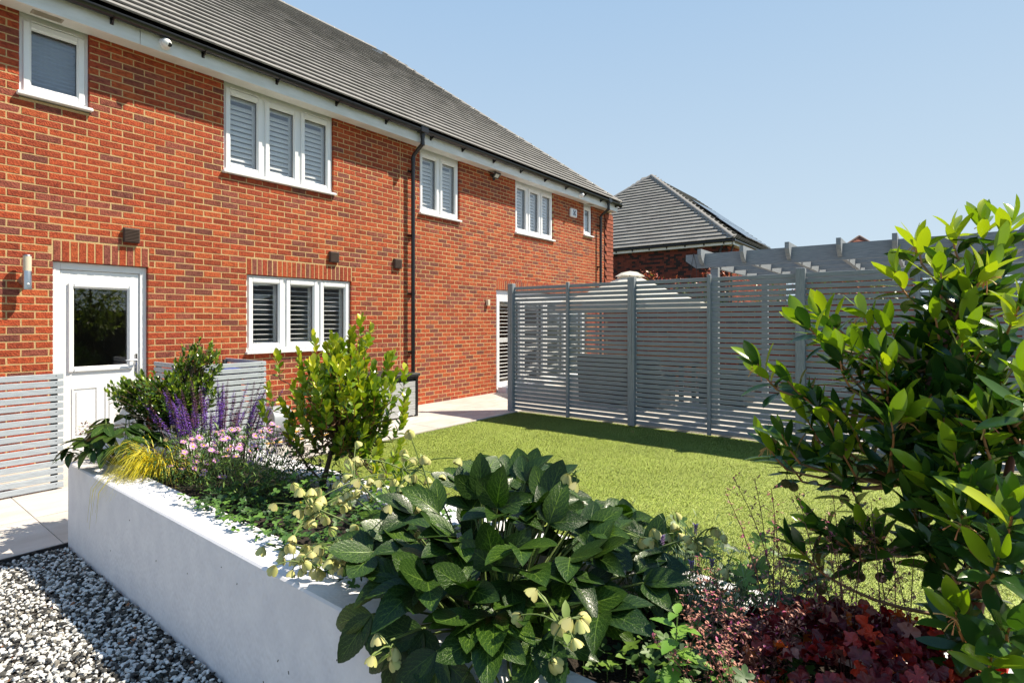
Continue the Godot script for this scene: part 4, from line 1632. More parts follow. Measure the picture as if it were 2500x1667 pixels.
func slats_front(parent: Node3D, x0: float, x1: float, z: float) -> void:
	var s := MB.new()
	s.box(Transform3D(), Vector3(x1 - x0, 0.048, 0.02), 0.003)
	# two screw heads at each end
	var m := s.mesh()
	var sh := MB.new()
	sh.lathe([Vector2(0.0045, 0.0), Vector2(0.004, 0.0012), Vector2(0.0, 0.0012)], 8, Transform3D(Basis(Vector3.RIGHT, PI / 2), Vector3.ZERO))
	var shm := sh.mesh()
	for k in 16:
		var y := 0.037 + 0.0632 * k
		var o := put(m, "slat", M.screen, parent, Transform3D(Basis(Vector3(0, 0, 1), rr(-0.001, 0.001)), Vector3((x0 + x1) / 2, y, z)))
		put(shm, "screw", M.black_matt, o, T((x1 - x0) / 2 - 0.055, 0.008, 0.0103))
		put(shm, "screw", M.black_matt, o, T(-(x1 - x0) / 2 + 0.055, 0.008, 0.0103))

func bin(at: Vector3, body: Color, lid: Color, label: String, h: float) -> void:
	var b := thing("wheeled_bin", label, "bin", at, "wheeled bins")
	var m := MB.new()
	m.col = body
	var a := []
	for q in [[0.21, 0.22, 0.06], [0.27, 0.29, h - 0.08]]:
		a.append([Vector3(-q[0], q[2], -q[1]), Vector3(q[0], q[2], -q[1]), Vector3(q[0], q[2], q[1]), Vector3(-q[0], q[2], q[1])])
	for k in 4:
		var k2 := (k + 1) % 4
		m.face([a[0][k], a[0][k2], a[1][k2], a[1][k]], a[0][k] + a[0][k2])
	m.face(a[0], Vector3.DOWN)
	put(m, "body", M.tint, b)
	var l := MB.new()
	l.col = lid
	l.box(T(0, h - 0.05, 0), Vector3(0.58, 0.06, 0.64), 0.02)
	put(l, "lid", M.tint, b)
	for s: float in [-1.0, 1.0]:
		var w := MB.new()
		w.col = Color(0.02, 0.02, 0.02)
		w.tube([Vector3(s * 0.2, 0.1, -0.25), Vector3(s * 0.26, 0.1, -0.25)], [0.1, 0.1], 16)
		put(w, "wheel", M.tint, b)

func storage_box() -> void:
	var s := thing("storage_box", "garden storage box with grey plank sides and black lid by the downpipe", "box", Vector3(5.5, 0, 0.45))
	var w := 1.24
	var d := 0.68
	var inner := MB.new()
	inner.box(T(0, 0.31, 0), Vector3(w - 0.06, 0.56, d - 0.06))
	put(inner, "carcass", M.black_matt, s)
	for x: float in [-1, 1]:
		for z: float in [-1, 1]:
			var p := MB.new()
			p.box(T(x * (w / 2 - 0.025), 0.30, z * (d / 2 - 0.025)), Vector3(0.05, 0.60, 0.05), 0.006)
			put(p, "corner_post", M.black, s)
	var pk := tri(mat(lin(0.48, 0.49, 0.50), 0.6), noise_tex(0.02, Color(0.8, 0.8, 0.8), Color(1, 1, 1), 4, 101, 256), Vector3(0.7, 9, 0.7))
	for k in 6:
		var y := 0.065 + 0.088 * k
		var b := MB.new()
		b.box(T(0, y, d / 2 - 0.022), Vector3(w - 0.10, 0.084, 0.02), 0.004)
		put(b, "plank", pk, s)
		var c := MB.new()
		for x: float in [-1, 1]:
			c.box(T(x * (w / 2 - 0.022), y, 0), Vector3(0.02, 0.084, d - 0.10), 0.004)
		put(c, "side_plank", pk, s)
	var l := MB.new()
	l.box(T(0, 0.648, 0.005), Vector3(w + 0.05, 0.05, d + 0.05), 0.012)
	l.box(T(0, 0.610, 0.0), Vector3(w + 0.01, 0.03, d + 0.01), 0.004)
	put(l, "lid", M.black_matt, s)

func hose_reel() -> void:
	var h := thing("hose_reel", "grey garden hose reel with orange handle and fittings on the patio", "hose reel", Vector3(3.86, 0, 0.50))
	var g := mat(lin(0.25, 0.27, 0.30), 0.4)
	var o := mat(lin(0.72, 0.30, 0.02), 0.4)
	var b := MB.new()
	# round-shouldered case
	var prof := []
	for k in 13:
		var an := PI * k / 12.0
		prof.append(Vector2(cos(an) * 0.155, 0.23 + sin(an) * 0.165))
	prof.append(Vector2(-0.165, 0.03))
	prof.append(Vector2(0.165, 0.03))
	extrude_x_smooth(b, prof, -0.12, 0.12)
	put(b, "case", g, h)
	var rim := MB.new()
	for s: float in [-1.0, 1.0]:
		var pts := []
		var rad := []
		for k in 13:
			var an := PI * k / 12.0
			pts.append(Vector3(s * 0.12, 0.23 + sin(an) * 0.155, cos(an) * 0.147))
			rad.append(0.012)
		pts.append(Vector3(s * 0.12, 0.04, -0.155))
		rad.append(0.012)
		pts.push_front(Vector3(s * 0.12, 0.04, 0.155))
		rad.append(0.012)
		rim.tube(pts, rad, 6)
	put(rim, "rim", g, h)
	var ft := MB.new()
	ft.box(T(0, 0.018, 0.0), Vector3(0.30, 0.036, 0.40), 0.01)
	put(ft, "foot", mat(lin(0.08, 0.085, 0.09), 0.5), h)
	var hd := MB.new()
	hd.tube([Vector3(-0.09, 0.38, 0), Vector3(-0.07, 0.425, 0), Vector3(0.07, 0.425, 0), Vector3(0.09, 0.38, 0)], [0.016, 0.019, 0.019, 0.016], 8)
	put(hd, "carry_handle", o, h)
	var fx := MB.new()
	fx.lathe([Vector2(0.0, 0.0), Vector2(0.032, 0.0), Vector2(0.034, 0.03), Vector2(0.028, 0.07), Vector2(0.0, 0.075)], 12, T(0.16, 0.06, 0.10))
	fx.tube([Vector3(0.1, 0.06, 0.12), Vector3(0.22, 0.05, 0.16)], [0.018, 0.015], 8)
	put(fx, "connector", o, h)
	var ey := MB.new()
	ey.tube([Vector3(0.115, 0.30, 0.06), Vector3(0.135, 0.30, 0.065)], [0.03, 0.03], 12)
	put(ey, "hose_guide", M.black_matt, h)
	var hm := mat(lin(0.62, 0.35, 0.06), 0.5)
	var hs := MB.new()
	var c := Curve3D.new()
	for p in [[Vector3(0.12, 0.30, 0.06), Vector3(0.12, 0.01, 0.02)], [Vector3(0.34, 0.20, 0.14), Vector3(0.08, -0.07, 0.03)], [Vector3(0.46, 0.012, 0.22), Vector3(0.05, -0.05, 0.03)], [Vector3(0.62, 0.011, 0.36), Vector3(0.06, 0, 0.1)], [Vector3(0.42, 0.011, 0.42), Vector3(-0.15, 0, 0.0)], [Vector3(-0.1, 0.011, 0.38), Vector3(-0.15, 0, 0)], [Vector3(-0.5, 0.011, 0.30), Vector3(-0.1, 0, 0)]]:
		c.add_point(p[0], -p[1], p[1])
	var pts := Array(c.tessellate(4, 3))
	var rad := []
	for k in pts.size():
		pts[k].y = maxf(pts[k].y, 0.011)
		rad.append(0.0105)
	hs.tube(pts, rad, 8)
	put(hs, "hose", hm, h)
	var jn := MB.new()
	jn.tube([Vector3(0.43, 0.055, 0.2), Vector3(0.46, 0.02, 0.218)], [0.018, 0.016], 8)
	put(jn, "joint", M.black_matt, h)

func extrude_x_smooth(mb: MB, prof: Array, x0: float, x1: float) -> void:
	var a := []
	var b := []
	var n := []
	for p in prof:
		a.append(Vector3(x0, p.y, p.x))
		b.append(Vector3(x1, p.y, p.x))
		n.append(Vector3(0, p.y - 0.2, p.x).normalized())
	mb.rings([a, b], [n, n])
	mb.face(a, Vector3.LEFT)
	mb.face(b, Vector3.RIGHT)

func planter() -> void:
	var p := thing("raised_planter", "long raised planter with white rendered walls and flat white coping", "planter", Vector3(1.62, 0, 5.5))
	var w := MB.new()
	var x0 := 1.11 - 1.62
	var x1 := 2.13 - 1.62
	var z0 := 2.505 - 5.5
	var z1 := 9.2 - 5.5
	var t := 0.21
	w.bb(x0, x0 + t, -0.1, 0.53, z0, z1, 0.008)
	w.bb(x1 - t, x1, -0.1, 0.53, z0, z1, 0.008)
	w.bb(x0 + t - 0.008, x1 - t + 0.008, -0.1, 0.5295, z0, z0 + t, 0.008)
	w.bb(x0 + t - 0.008, x1 - t + 0.008, -0.1, 0.5295, z1 - t, z1, 0.008)
	var wall := put(w, "wall", M.render, p)
	# specks of grit and chips stuck in the render of the outer face
	for q in [[3.31, 0.16], [3.95, 0.28], [4.30, 0.32], [4.62, 0.44], [4.75, 0.41], [5.05, 0.22], [5.12, 0.205], [3.6, 0.40], [4.95, 0.10], [5.4, 0.36]]:
		var ch := MB.new()
		ch.box(Transform3D(Basis.from_euler(Vector3(rr(-0.6, 0.6), 0, 0)), Vector3(x0 - 0.0005, q[1], q[0] - 5.5)), Vector3(0.003, rr(0.004, 0.012), 0.004), 0.001)
		put(ch, "grit", mat(lin(0.08, 0.07, 0.06), 0.9), wall)
	var s := MB.new()
	var nx := 10
	var nz := 60
	var fn := FastNoiseLite.new()
	fn.frequency = 2.5
	for i in nx:
		for j in nz:
			var q := []
			for e in [[0, 0], [1, 0], [1, 1], [0, 1]]:
				var x := lerpf(x0 + t - 0.01, x1 - t + 0.01, float(i + e[0]) / nx)
				var z := lerpf(z0 + t - 0.01, z1 - t + 0.01, float(j + e[1]) / nz)
				q.append(Vector3(x, 0.47 + fn.get_noise_2d(x * 3, z * 3) * 0.03, z))
			s.face(q, Vector3.UP)
	put(s, "soil", M.soil, p)

# ---------------------------------------------------------------- the end of the garden, mirrored in the glass
func garden_behind() -> void:
	var f := thing("boundary_fence", "dark stained close-boarded fence at the foot of the garden behind the trees", "fence", Vector3(4, 0, 12.3))
	var m := tri(mat(lin(0.06, 0.042, 0.03), 0.9), noise_tex(0.05, Color(0.6, 0.6, 0.6), Color(1, 1, 1), 4, 111, 256), Vector3(4, 0.6, 4))
	var b := MB.new()
	b.box(Transform3D(Basis(), Vector3.ZERO), Vector3(0.145, 1.8, 0.02), 0.002)
	var bm := b.mesh()
	for k in 110:
		put(bm, "board", m, f, T(-8 + 0.15 * k, 0.92, rr(-0.004, 0.004)))
	var tspec := [[2.2, 10.6, 3.6, 1.2, Color(0.14, 0.2, 0.03)], [5.0, 10.6, 3.3, 1.3, Color(0.26, 0.31, 0.07)], [8.4, 10.7, 3.4, 1.3, Color(0.05, 0.085, 0.02)], [11.6, 11.0, 3.8, 1.4, Color(0.06, 0.10, 0.025)]]
	var lab := ["broad leafy garden tree at the far end near the planter", "tall leafy garden tree at the foot of the lawn", "small leafy garden tree behind the lawn by the fence", "leafy garden tree behind the patio"]
	var fm := mat(Color.WHITE, 0.45, true)
	fm.backlight_enabled = true
	fm.backlight = Color(0.9, 0.95, 0.5)
	for k in tspec.size():
		var s: Array = tspec[k]
		var t := thing("garden_tree", lab[k], "tree", Vector3(s[0], 0, s[1]), "trees at the end of the garden")
		var tr := MB.new()
		tr.tube([Vector3(0, -0.1, 0), Vector3(0.05, s[2] * 0.35, 0), Vector3(0, s[2] * 0.8, 0.05)], [0.09, 0.065, 0.02], 8)
		for j in 7:
			var an := j * 2.4
			tr.tube([Vector3(0, s[2] * (0.3 + 0.05 * j), 0), Vector3(cos(an) * s[3] * 0.7, s[2] * (0.5 + 0.055 * j), sin(an) * s[3] * 0.7)], [0.035, 0.01], 5)
		put(tr, "trunk", M.bark, t)
		var cr := MB.new()
		var tp := leaf_tpl(1.0, 0.5, 2, 0.1, 0.1)
		for j in 1900:
			var d := Vector3(rng.randfn(), rng.randfn(), rng.randfn()).normalized()
			var rad: float = s[3] * pow(rng.randf(), 0.4) * (0.8 + 0.25 * sin(d.x * 5 + k) * sin(d.z * 4 + d.y * 3))
			var p: Vector3 = d * rad * Vector3(1, 1.0, 1) + Vector3(0, s[2] * 0.66, 0)
			p.y = maxf(p.y, 0.5)
			cr.add(tp, aim(p, (d + Vector3(rr(-1, 1), rr(-0.8, 0.6), rr(-1, 1))).normalized(), Vector3(rr(-1, 1), 1, rr(-1, 1)), rr(0.09, 0.16)), s[4] * rr(0.7, 1.4))
		stuff(put(cr, "crown", fm, t))
	for k in 6:
		var h := thing("border_shrub", "low leafy shrub in the border in front of the dark boundary fence", "shrub", Vector3(1.0 + 1.75 * k, 0, 10.1 + 0.2 * (k % 2)), "border shrubs at the end of the garden")
		var cr := MB.new()
		var tp := leaf_tpl(1.0, 0.5, 2, 0.1, 0.1)
		var c := Color(0.22, 0.28, 0.04).lerp(Color(0.12, 0.18, 0.04), rng.randf())
		for j in 900:
			var d := Vector3(rng.randfn(), absf(rng.randfn()), rng.randfn()).normalized()
			var p := d * 0.75 * pow(rng.randf(), 0.4) * Vector3(1, 1.2, 0.8)
			cr.add(tp, aim(p, (d + Vector3(rr(-1, 1), rr(-0.5, 0.8), rr(-1, 1))).normalized(), Vector3.UP, rr(0.06, 0.11)), c * rr(0.7, 1.4))
		stuff(put(cr, "foliage", fm, h))
# ---------------------------------------------------------------- leaves
# a leaf of unit length along +z, its upper side +y: width in lengths, number of steps, fold along the midrib, droop
func leaf_tpl(l: float, w: float, steps: int, fold: float, droop: float, widest := 0.45, serr := 0.0, tip := 1.0) -> MB:
	var mb := MB.new()
	var rows := []
	for k in steps + 1:
		var t := float(k) / steps
		var hw := 0.0
		if t < widest:
			hw = sin(PI * 0.5 * pow(t / widest, 0.8))
		else:
			hw = pow(cos(PI * 0.5 * (t - widest) / (1.0 - widest)), 0.75 * tip)
		hw = maxf(hw, 0.02) * w * 0.5
		if serr > 0.0 and k % 2 == 1:
			hw *= 1.0 - serr
		var y := -droop * t * t
		rows.append([Vector3(-hw, y + hw * fold, t) * l, Vector3(0, y, t) * l, Vector3(hw, y + hw * fold, t) * l])
	var sl := Vector3(-1, 0, 0)
	for k in steps + 1:
		var t := float(k) / steps
		var dz: Vector3 = rows[mini(k + 1, steps)][1] - rows[maxi(k - 1, 0)][1]
		for j in 3:
			var across := Vector3(1, 0, 0) if j == 1 else (Vector3(1, fold, 0) if j == 2 else Vector3(1, -fold, 0))
			mb.v.append(rows[k][j])
			mb.n.append(dz.cross(across).normalized())
			mb.c.append(Color(1, 1, 1))
			mb.t.append(Vector2(j * 0.5, t))
	for k in steps:
		for j in 2:
			var a := k * 3 + j
			mb.tri3(a, a + 3, a + 4)
			mb.tri3(a, a + 4, a + 1)
	return mb

# leaves: list of [Transform3D, tone index, shape index]; the nearest 300 become parts, the rest one mesh
func foliage(parent: Node3D, shapes: Array, tones: Array, list: Array, m: Material, called := "leaf", bulk := "leaves", most := 300) -> void:
	var org := parent.global_position
	var meshes := {}
	var order := []
	for e in list:
		order.append([EYE.distance_squared_to(e[0].origin + org), e])
	order.sort_custom(func(a, b): return a[0] < b[0])
	var rest := MB.new()
	for k in order.size():
		var e: Array = order[k][1]
		if k < most:
			var key: int = e[1] * 100 + e[2]
			if not meshes.has(key):
				var mb := MB.new()
				mb.add(shapes[e[2]], Transform3D(), tones[e[1]])
				meshes[key] = mb.mesh()
			put(meshes[key], called, m, parent, e[0])
		else:
			rest.add(shapes[e[2]], e[0], tones[e[1]])
	if rest.v.size() > 0:
		stuff(put(rest, bulk, m, parent))
# ---------------------------------------------------------------- plants in the raised bed
var veined: StandardMaterial3D

func leaf_mat(rough: float, bl: Color, spec := 0.5) -> StandardMaterial3D:
	var m := mat(Color.WHITE, rough, true)
	m.backlight_enabled = true
	m.backlight = bl
	m.metallic_specular = spec
	return m

func vein_images() -> Array:
	var n := 192
	var im := Image.create(n, n, false, Image.FORMAT_RGB8)
	var hi := Image.create(n, n, false, Image.FORMAT_RGB8)
	var cell := FastNoiseLite.new()
	cell.noise_type = FastNoiseLite.TYPE_CELLULAR
	cell.cellular_return_type = FastNoiseLite.RETURN_DISTANCE2_SUB
	cell.frequency = 0.075
	cell.seed = 4
	var fn := FastNoiseLite.new()
	fn.frequency = 0.03
	for y in n:
		for x in n:
			var t := float(y) / n
			var u := absf(float(x) / n - 0.5) * 2.0
			var mid := exp(-u / (0.04 * (1.15 - t)))
			var s := t - 0.42 * u + fn.get_noise_2d(x, y) * 0.05
			var fr := absf(fposmod(s * 6.5, 1.0) - 0.5) * 2.0
			var side := exp(-(1.0 - fr) / 0.10) * (1.0 - 0.5 * u)
			var net := clampf(1.0 - (cell.get_noise_2d(x, y) + 1.0) * 5.0, 0.0, 1.0)
			var v := clampf(maxf(mid, maxf(side * 0.85, net * 0.75)) + fn.get_noise_2d(x * 2, y * 2) * 0.12, 0.0, 1.0)
			im.set_pixel(x, y, Color(0.33, 0.42, 0.33).lerp(Color(1.0, 1.0, 0.80), v))
			hi.set_pixel(x, y, Color(1, 1, 1) * (1.0 - v * 0.8))
	hi.bump_map_to_normal_map(2.5)
	return [ImageTexture.create_from_image(im), ImageTexture.create_from_image(hi)]

func branch(mb: MB, a: Vector3, b: Vector3, r0: float, r1: float, sag := 0.0, sides := 6) -> void:
	var pts := []
	var rad := []
	var j := Vector3(rr(-1, 1), 0, rr(-1, 1)) * a.distance_to(b) * 0.08
	for k in 6:
		var t := k / 5.0
		pts.append(a.lerp(b, t) + Vector3(0, -sag * sin(PI * t), 0) + j * sin(PI * t))
		rad.append(lerpf(r0, r1, t))
	mb.tube(pts, rad, sides)

# a whorl of leaves at a shoot tip
func whorl(list: Array, p: Vector3, axis: Vector3, n: int, back: float, s0: float, s1: float, tone: Callable, shapes: int, spread0 := 0.35, spread1 := 1.35) -> void:
	var side := axis.cross(Vector3(0.3, 0.2, 1)).normalized()
	var up2 := axis.cross(side)
	var ph := rr(0, TAU)
	for k in n:
		var t := float(k) / maxf(1, n - 1)
		var az := ph + k * 2.4
		var el := lerpf(spread0, spread1, t) + rr(-0.2, 0.2)
		var d := axis * cos(el) + (side * cos(az) + up2 * sin(az)) * sin(el)
		var at := p - axis * back * t
		list.append([aim(at, d, axis + Vector3(rr(-0.3, 0.3), rr(-0.1, 0.3), rr(-0.3, 0.3)), rr(s0, s1) * (0.82 + 0.25 * sin(PI * (0.2 + 0.7 * t)))), tone.call(t), rng.randi() % shapes])

func plants() -> void:
	var vi := vein_images()
	veined = leaf_mat(0.30, Color(0.50, 0.60, 0.20), 0.38)
	veined.albedo_texture = vi[0]
	veined.normal_enabled = true
	veined.normal_texture = vi[1]
	veined.normal_scale = 0.8
	strawberry_tree()
	centre_shrub()
	left_shrub()
	far_hellebore()
	salvia()
	golden_grass()
	daisies()
	ground_cover()
	hellebore()
	nettles()
	heuchera()
	weeds()
	lavender()

func strawberry_tree() -> void:
	var base := Vector3(1.86, 0.47, 7.0)
	var tree := thing("strawberry_tree", "strawberry tree with glossy upright leaves and green round fruits at the planter end", "tree", base)
	var nodes := [Vector3(1.87, 0.72, 6.96), Vector3(1.955, 0.86, 6.88), Vector3(2.04, 1.0, 6.82), Vector3(2.08, 1.18, 6.84), Vector3(2.12, 1.34, 6.90), Vector3(2.02, 0.95, 7.02), Vector3(2.0, 1.2, 7.05), Vector3(1.86, 1.0, 6.99), Vector3(1.74, 0.88, 6.98), Vector3(2.2, 1.5, 6.93)]
	var wood := MB.new()
	var tr := []
	for p in [base + Vector3(0, -0.04, 0), nodes[0], nodes[1], nodes[2], nodes[3], nodes[4], nodes[9]]:
		tr.append(p - base)
	wood.tube(tr, [0.024, 0.02, 0.018, 0.015, 0.012, 0.009, 0.006], 8)
	wood.tube([nodes[0] - base, nodes[5] - base, nodes[6] - base], [0.016, 0.012, 0.007], 7)
	wood.tube([nodes[0] - base, nodes[7] - base], [0.014, 0.007], 7)
	wood.tube([nodes[0] - base, nodes[8] - base], [0.013, 0.007], 7)
	put(wood, "trunk", mat(lin(0.11, 0.045, 0.028), 0.8), tree)
	var tips := [Vector3(1.93, 1.33, 6.46), Vector3(2.02, 1.46, 6.57), Vector3(2.22, 1.49, 6.60), Vector3(2.32, 1.50, 6.70), Vector3(2.08, 1.38, 6.70), Vector3(2.0, 1.33, 6.78), Vector3(2.43, 1.74, 6.84), Vector3(2.33, 1.63, 6.79), Vector3(2.46, 1.76, 6.94), Vector3(2.46, 1.79, 7.01), Vector3(2.38, 1.77, 7.07), Vector3(2.24, 1.64, 6.90), Vector3(2.14, 1.60, 7.0), Vector3(1.97, 1.50, 7.05), Vector3(2.02, 1.42, 6.95), Vector3(1.91, 1.21, 6.83), Vector3(1.99, 1.18, 6.68), Vector3(2.07, 1.17, 6.56), Vector3(2.0, 1.075, 6.475), Vector3(2.0, 1.03, 6.62), Vector3(1.79, 0.88, 6.66), Vector3(1.79, 0.91, 6.76), Vector3(1.73, 0.855, 6.60), Vector3(1.81, 0.89, 6.87), Vector3(1.62, 1.04, 6.93), Vector3(1.52, 1.10, 7.0), Vector3(1.50, 1.0, 6.98), Vector3(1.585, 0.843, 6.92), Vector3(1.50, 0.80, 6.97), Vector3(1.82, 1.07, 6.87), Vector3(1.78, 1.24, 6.98), Vector3(1.70, 1.34, 7.04), Vector3(1.78, 1.15, 6.92), Vector3(2.3, 1.30, 6.80), Vector3(2.25, 1.18, 6.78), Vector3(2.2, 1.42, 6.86), Vector3(2.32, 1.55, 7.0), Vector3(2.15, 1.30, 7.02), Vector3(1.92, 1.36, 7.1), Vector3(1.66, 0.72, 6.95)]
	var c := Vector3(2.0, 1.1, 6.95)
	var all := tips.duplicate()
	for p in tips:
		for k in (3 if p.y > 1.0 else 2):
			all.append(p.lerp(c, rr(0.10, 0.6)) + Vector3(rr(-0.07, 0.07), rr(-0.08, 0.05), rr(-0.06, 0.06)))
	var twigs := MB.new()
	twigs.col = Color(0.22, 0.12, 0.05)
	var list := []
	var sprays := []
	var ends := []
	for i in all.size():
		var p: Vector3 = all[i]
		var best: Vector3 = nodes[0]
		for q in nodes:
			if q.distance_to(p) + maxf(0.0, q.y - p.y + 0.05) * 2.0 < best.distance_to(p) + maxf(0.0, best.y - p.y + 0.05) * 2.0:
				best = q
		var outw := (p - best).normalized()
		var axis := (outw * 0.7 + Vector3(0, 0.62, 0) + Vector3(rr(-0.2, 0.2), 0, rr(-0.2, 0.2))).normalized()
		var q := p - axis * 0.10
		ends.append(q)
		branch(twigs, best - base, q - base, 0.006, 0.0035, 0.015, 5)
		twigs.col = Color(0.38, 0.16, 0.05)
		branch(twigs, q - base, p - base, 0.0035, 0.002, 0.0, 5)
		twigs.col = Color(0.22, 0.12, 0.05)
		var outer := i < tips.size()
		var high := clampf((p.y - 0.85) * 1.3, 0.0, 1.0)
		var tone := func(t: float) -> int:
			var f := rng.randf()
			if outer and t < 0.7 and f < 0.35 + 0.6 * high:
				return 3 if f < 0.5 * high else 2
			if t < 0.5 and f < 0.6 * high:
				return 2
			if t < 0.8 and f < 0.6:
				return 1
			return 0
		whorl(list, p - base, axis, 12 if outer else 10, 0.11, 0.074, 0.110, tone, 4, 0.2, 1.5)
		if outer and i % 3 == 0:
			sprays.append(p - base + axis * 0.0)
	put(twigs, "twigs", M.tint, tree)
	var shapes := [leaf_tpl(1, 0.33, 7, 0.22, 0.06, 0.55), leaf_tpl(1, 0.36, 7, 0.3, 0.14, 0.56), leaf_tpl(1, 0.30, 7, 0.15, -0.06, 0.52), leaf_tpl(1, 0.37, 7, 0.35, 0.2, 0.54)]
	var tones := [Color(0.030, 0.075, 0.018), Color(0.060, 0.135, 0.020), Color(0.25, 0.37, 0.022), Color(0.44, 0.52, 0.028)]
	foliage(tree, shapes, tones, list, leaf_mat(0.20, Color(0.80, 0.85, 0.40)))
	# flower sprays at the shoot tips
	for p in sprays:
		var s := MB.new()
		for k in 9:
			s.col = Color(0.55, 0.42, 0.10).lerp(Color(0.62, 0.20, 0.10), rng.randf())
			var d := Vector3(rr(-1, 1), rr(-1.2, 0.2), rr(-1, 1)).normalized()
			var e := d * rr(0.02, 0.045)
			s.tube([Vector3.ZERO, e * 0.6 + Vector3(0, 0.004, 0), e], [0.0012, 0.0009, 0.0018], 4)
		put(s, "flower_spray", M.tint, tree, T(p.x, p.y - 0.02, p.z))
	# hanging round fruits with a pebbled skin
	var fm := MB.new()
	fm.col = Color(0.17, 0.15, 0.025)
	var pr := []
	for k in 9:
		var an := -PI / 2 + PI * k / 8.0
		pr.append(Vector2(maxf(cos(an), 0.001), sin(an)))
	fm.lathe(pr, 12)
	var fmesh := fm.mesh()
	var fmat := tri(mat(Color.WHITE, 0.7, true), noise_tex(0.3, Color(0.6, 0.6, 0.55), Color(1, 1, 1), 2, 131, 256), Vector3(9, 9, 9), bump_tex(0.3, 14.0, 2, 132, 256), 1.0)
	for k in 24:
		var q: Vector3 = ends[[16, 17, 18, 18, 19, 20, 20, 21, 22, 22, 23, 23, 27, 27, 28, 29, 32, 15, 18, 21, 20, 28, 27, 24][k]]
		var p := q + Vector3(rr(-0.022, 0.022), rr(-0.065, -0.035), rr(-0.022, 0.022))
		var size := rr(0.0115, 0.015)
		var f := put(fmesh, "fruit", fmat, tree, Transform3D(Basis().scaled(Vector3.ONE * size), p - base))
		var st := MB.new()
		st.col = Color(0.25, 0.22, 0.06)
		var up := (q - p) / size
		st.tube([Vector3(0, 0.9, 0), up * 0.55 + Vector3(0.1, 0.3, 0), up], [0.08, 0.07, 0.08], 4)
		put(st, "stalk", M.tint, f)

func centre_shrub() -> void:
	var base := Vector3(1.80, 0.47, 4.33)
	var sh := thing("evergreen_shrub", "bright lime-green evergreen shrub on a bare leaning stem in the planter", "shrub", base)
	var c := Vector3(0.19, 0.58, 0.0)
	var wood := MB.new()
	wood.tube([Vector3(0, -0.04, 0), Vector3(0.035, 0.12, -0.01), Vector3(0.09, 0.26, -0.02), Vector3(0.13, 0.42, 0.0)], [0.017, 0.0145, 0.013, 0.009], 8)
	wood.tube([Vector3(0.03, 0.10, 0.0), Vector3(-0.03, 0.20, -0.08), Vector3(-0.08, 0.32, -0.13)], [0.007, 0.005, 0.003], 6)
	put(wood, "trunk", M.bark, sh)
	var tw := MB.new()
	var list := []
	var tips := []
	for k in 215:
		var d := Vector3(rng.randfn(), rng.randfn(), rng.randfn()).normalized()
		var lump := 0.86 + 0.2 * sin(d.x * 4.0 + 1.0) * cos(d.z * 4.0 + d.y * 2.0)
		var r := pow(rng.randf(), 0.30) * lump
		var p := c + d * r * Vector3(0.38, 0.38, 0.37)
		tips.append(p)
	# the tall leading shoots and the low skirt
	for p in [Vector3(0.27, 1.0, 0.02), Vector3(0.31, 0.95, 0.06), Vector3(0.23, 0.93, -0.02), Vector3(0.05, 0.90, -0.12), Vector3(0.14, 0.90, -0.08), Vector3(-0.10, 0.80, -0.25), Vector3(0.0, 0.80, -0.20), Vector3(-0.15, 0.62, -0.26), Vector3(-0.18, 0.52, -0.28), Vector3(0.40, 0.80, 0.15), Vector3(0.45, 0.70, 0.2), Vector3(0.30, 0.25, 0.30), Vector3(0.22, 0.22, 0.32), Vector3(0.16, 0.2, 0.28), Vector3(0.36, 0.30, 0.26), Vector3(0.24, 0.14, 0.36), Vector3(0.12, 0.16, 0.34), Vector3(0.2, 0.3, 0.26), Vector3(0.3, 0.18, 0.33), Vector3(0.4, 0.42, 0.24), Vector3(-0.06, 0.34, -0.20), Vector3(0.0, 0.36, -0.1)]:
		tips.append(p)
	for p in tips:
		var foot := Vector3(0.10, 0.28, 0).lerp(c, rr(0.1, 0.7))
		var axis: Vector3 = ((p - foot).normalized() * 0.4 + Vector3(0, 0.9, 0) + Vector3(rr(-0.25, 0.25), 0, rr(-0.25, 0.25))).normalized()
		var q: Vector3 = p - axis * 0.13
		tw.col = Color(0.14, 0.075, 0.04)
		branch(tw, foot, q, 0.004, 0.0022, 0.01, 4)
		tw.col = Color(0.33, 0.09, 0.035)
		branch(tw, q, p, 0.0022, 0.0013, 0.0, 4)
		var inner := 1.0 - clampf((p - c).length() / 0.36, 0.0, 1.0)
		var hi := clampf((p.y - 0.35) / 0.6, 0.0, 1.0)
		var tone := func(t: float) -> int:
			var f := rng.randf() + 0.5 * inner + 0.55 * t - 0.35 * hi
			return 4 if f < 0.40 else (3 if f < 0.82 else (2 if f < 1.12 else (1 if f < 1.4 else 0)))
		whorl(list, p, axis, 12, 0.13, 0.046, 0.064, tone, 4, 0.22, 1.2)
	put(tw, "twigs", M.tint, sh)
	var shapes := [leaf_tpl(1, 0.56, 5, 0.2, 0.05, 0.6), leaf_tpl(1, 0.62, 5, 0.28, 0.1, 0.62), leaf_tpl(1, 0.5, 5, 0.12, -0.08, 0.58), leaf_tpl(1, 0.58, 5, 0.32, 0.15, 0.6)]
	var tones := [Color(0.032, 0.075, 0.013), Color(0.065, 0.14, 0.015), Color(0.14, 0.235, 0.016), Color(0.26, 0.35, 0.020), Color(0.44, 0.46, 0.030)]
	foliage(sh, shapes, tones, list, leaf_mat(0.28, Color(0.7, 0.74, 0.35)))

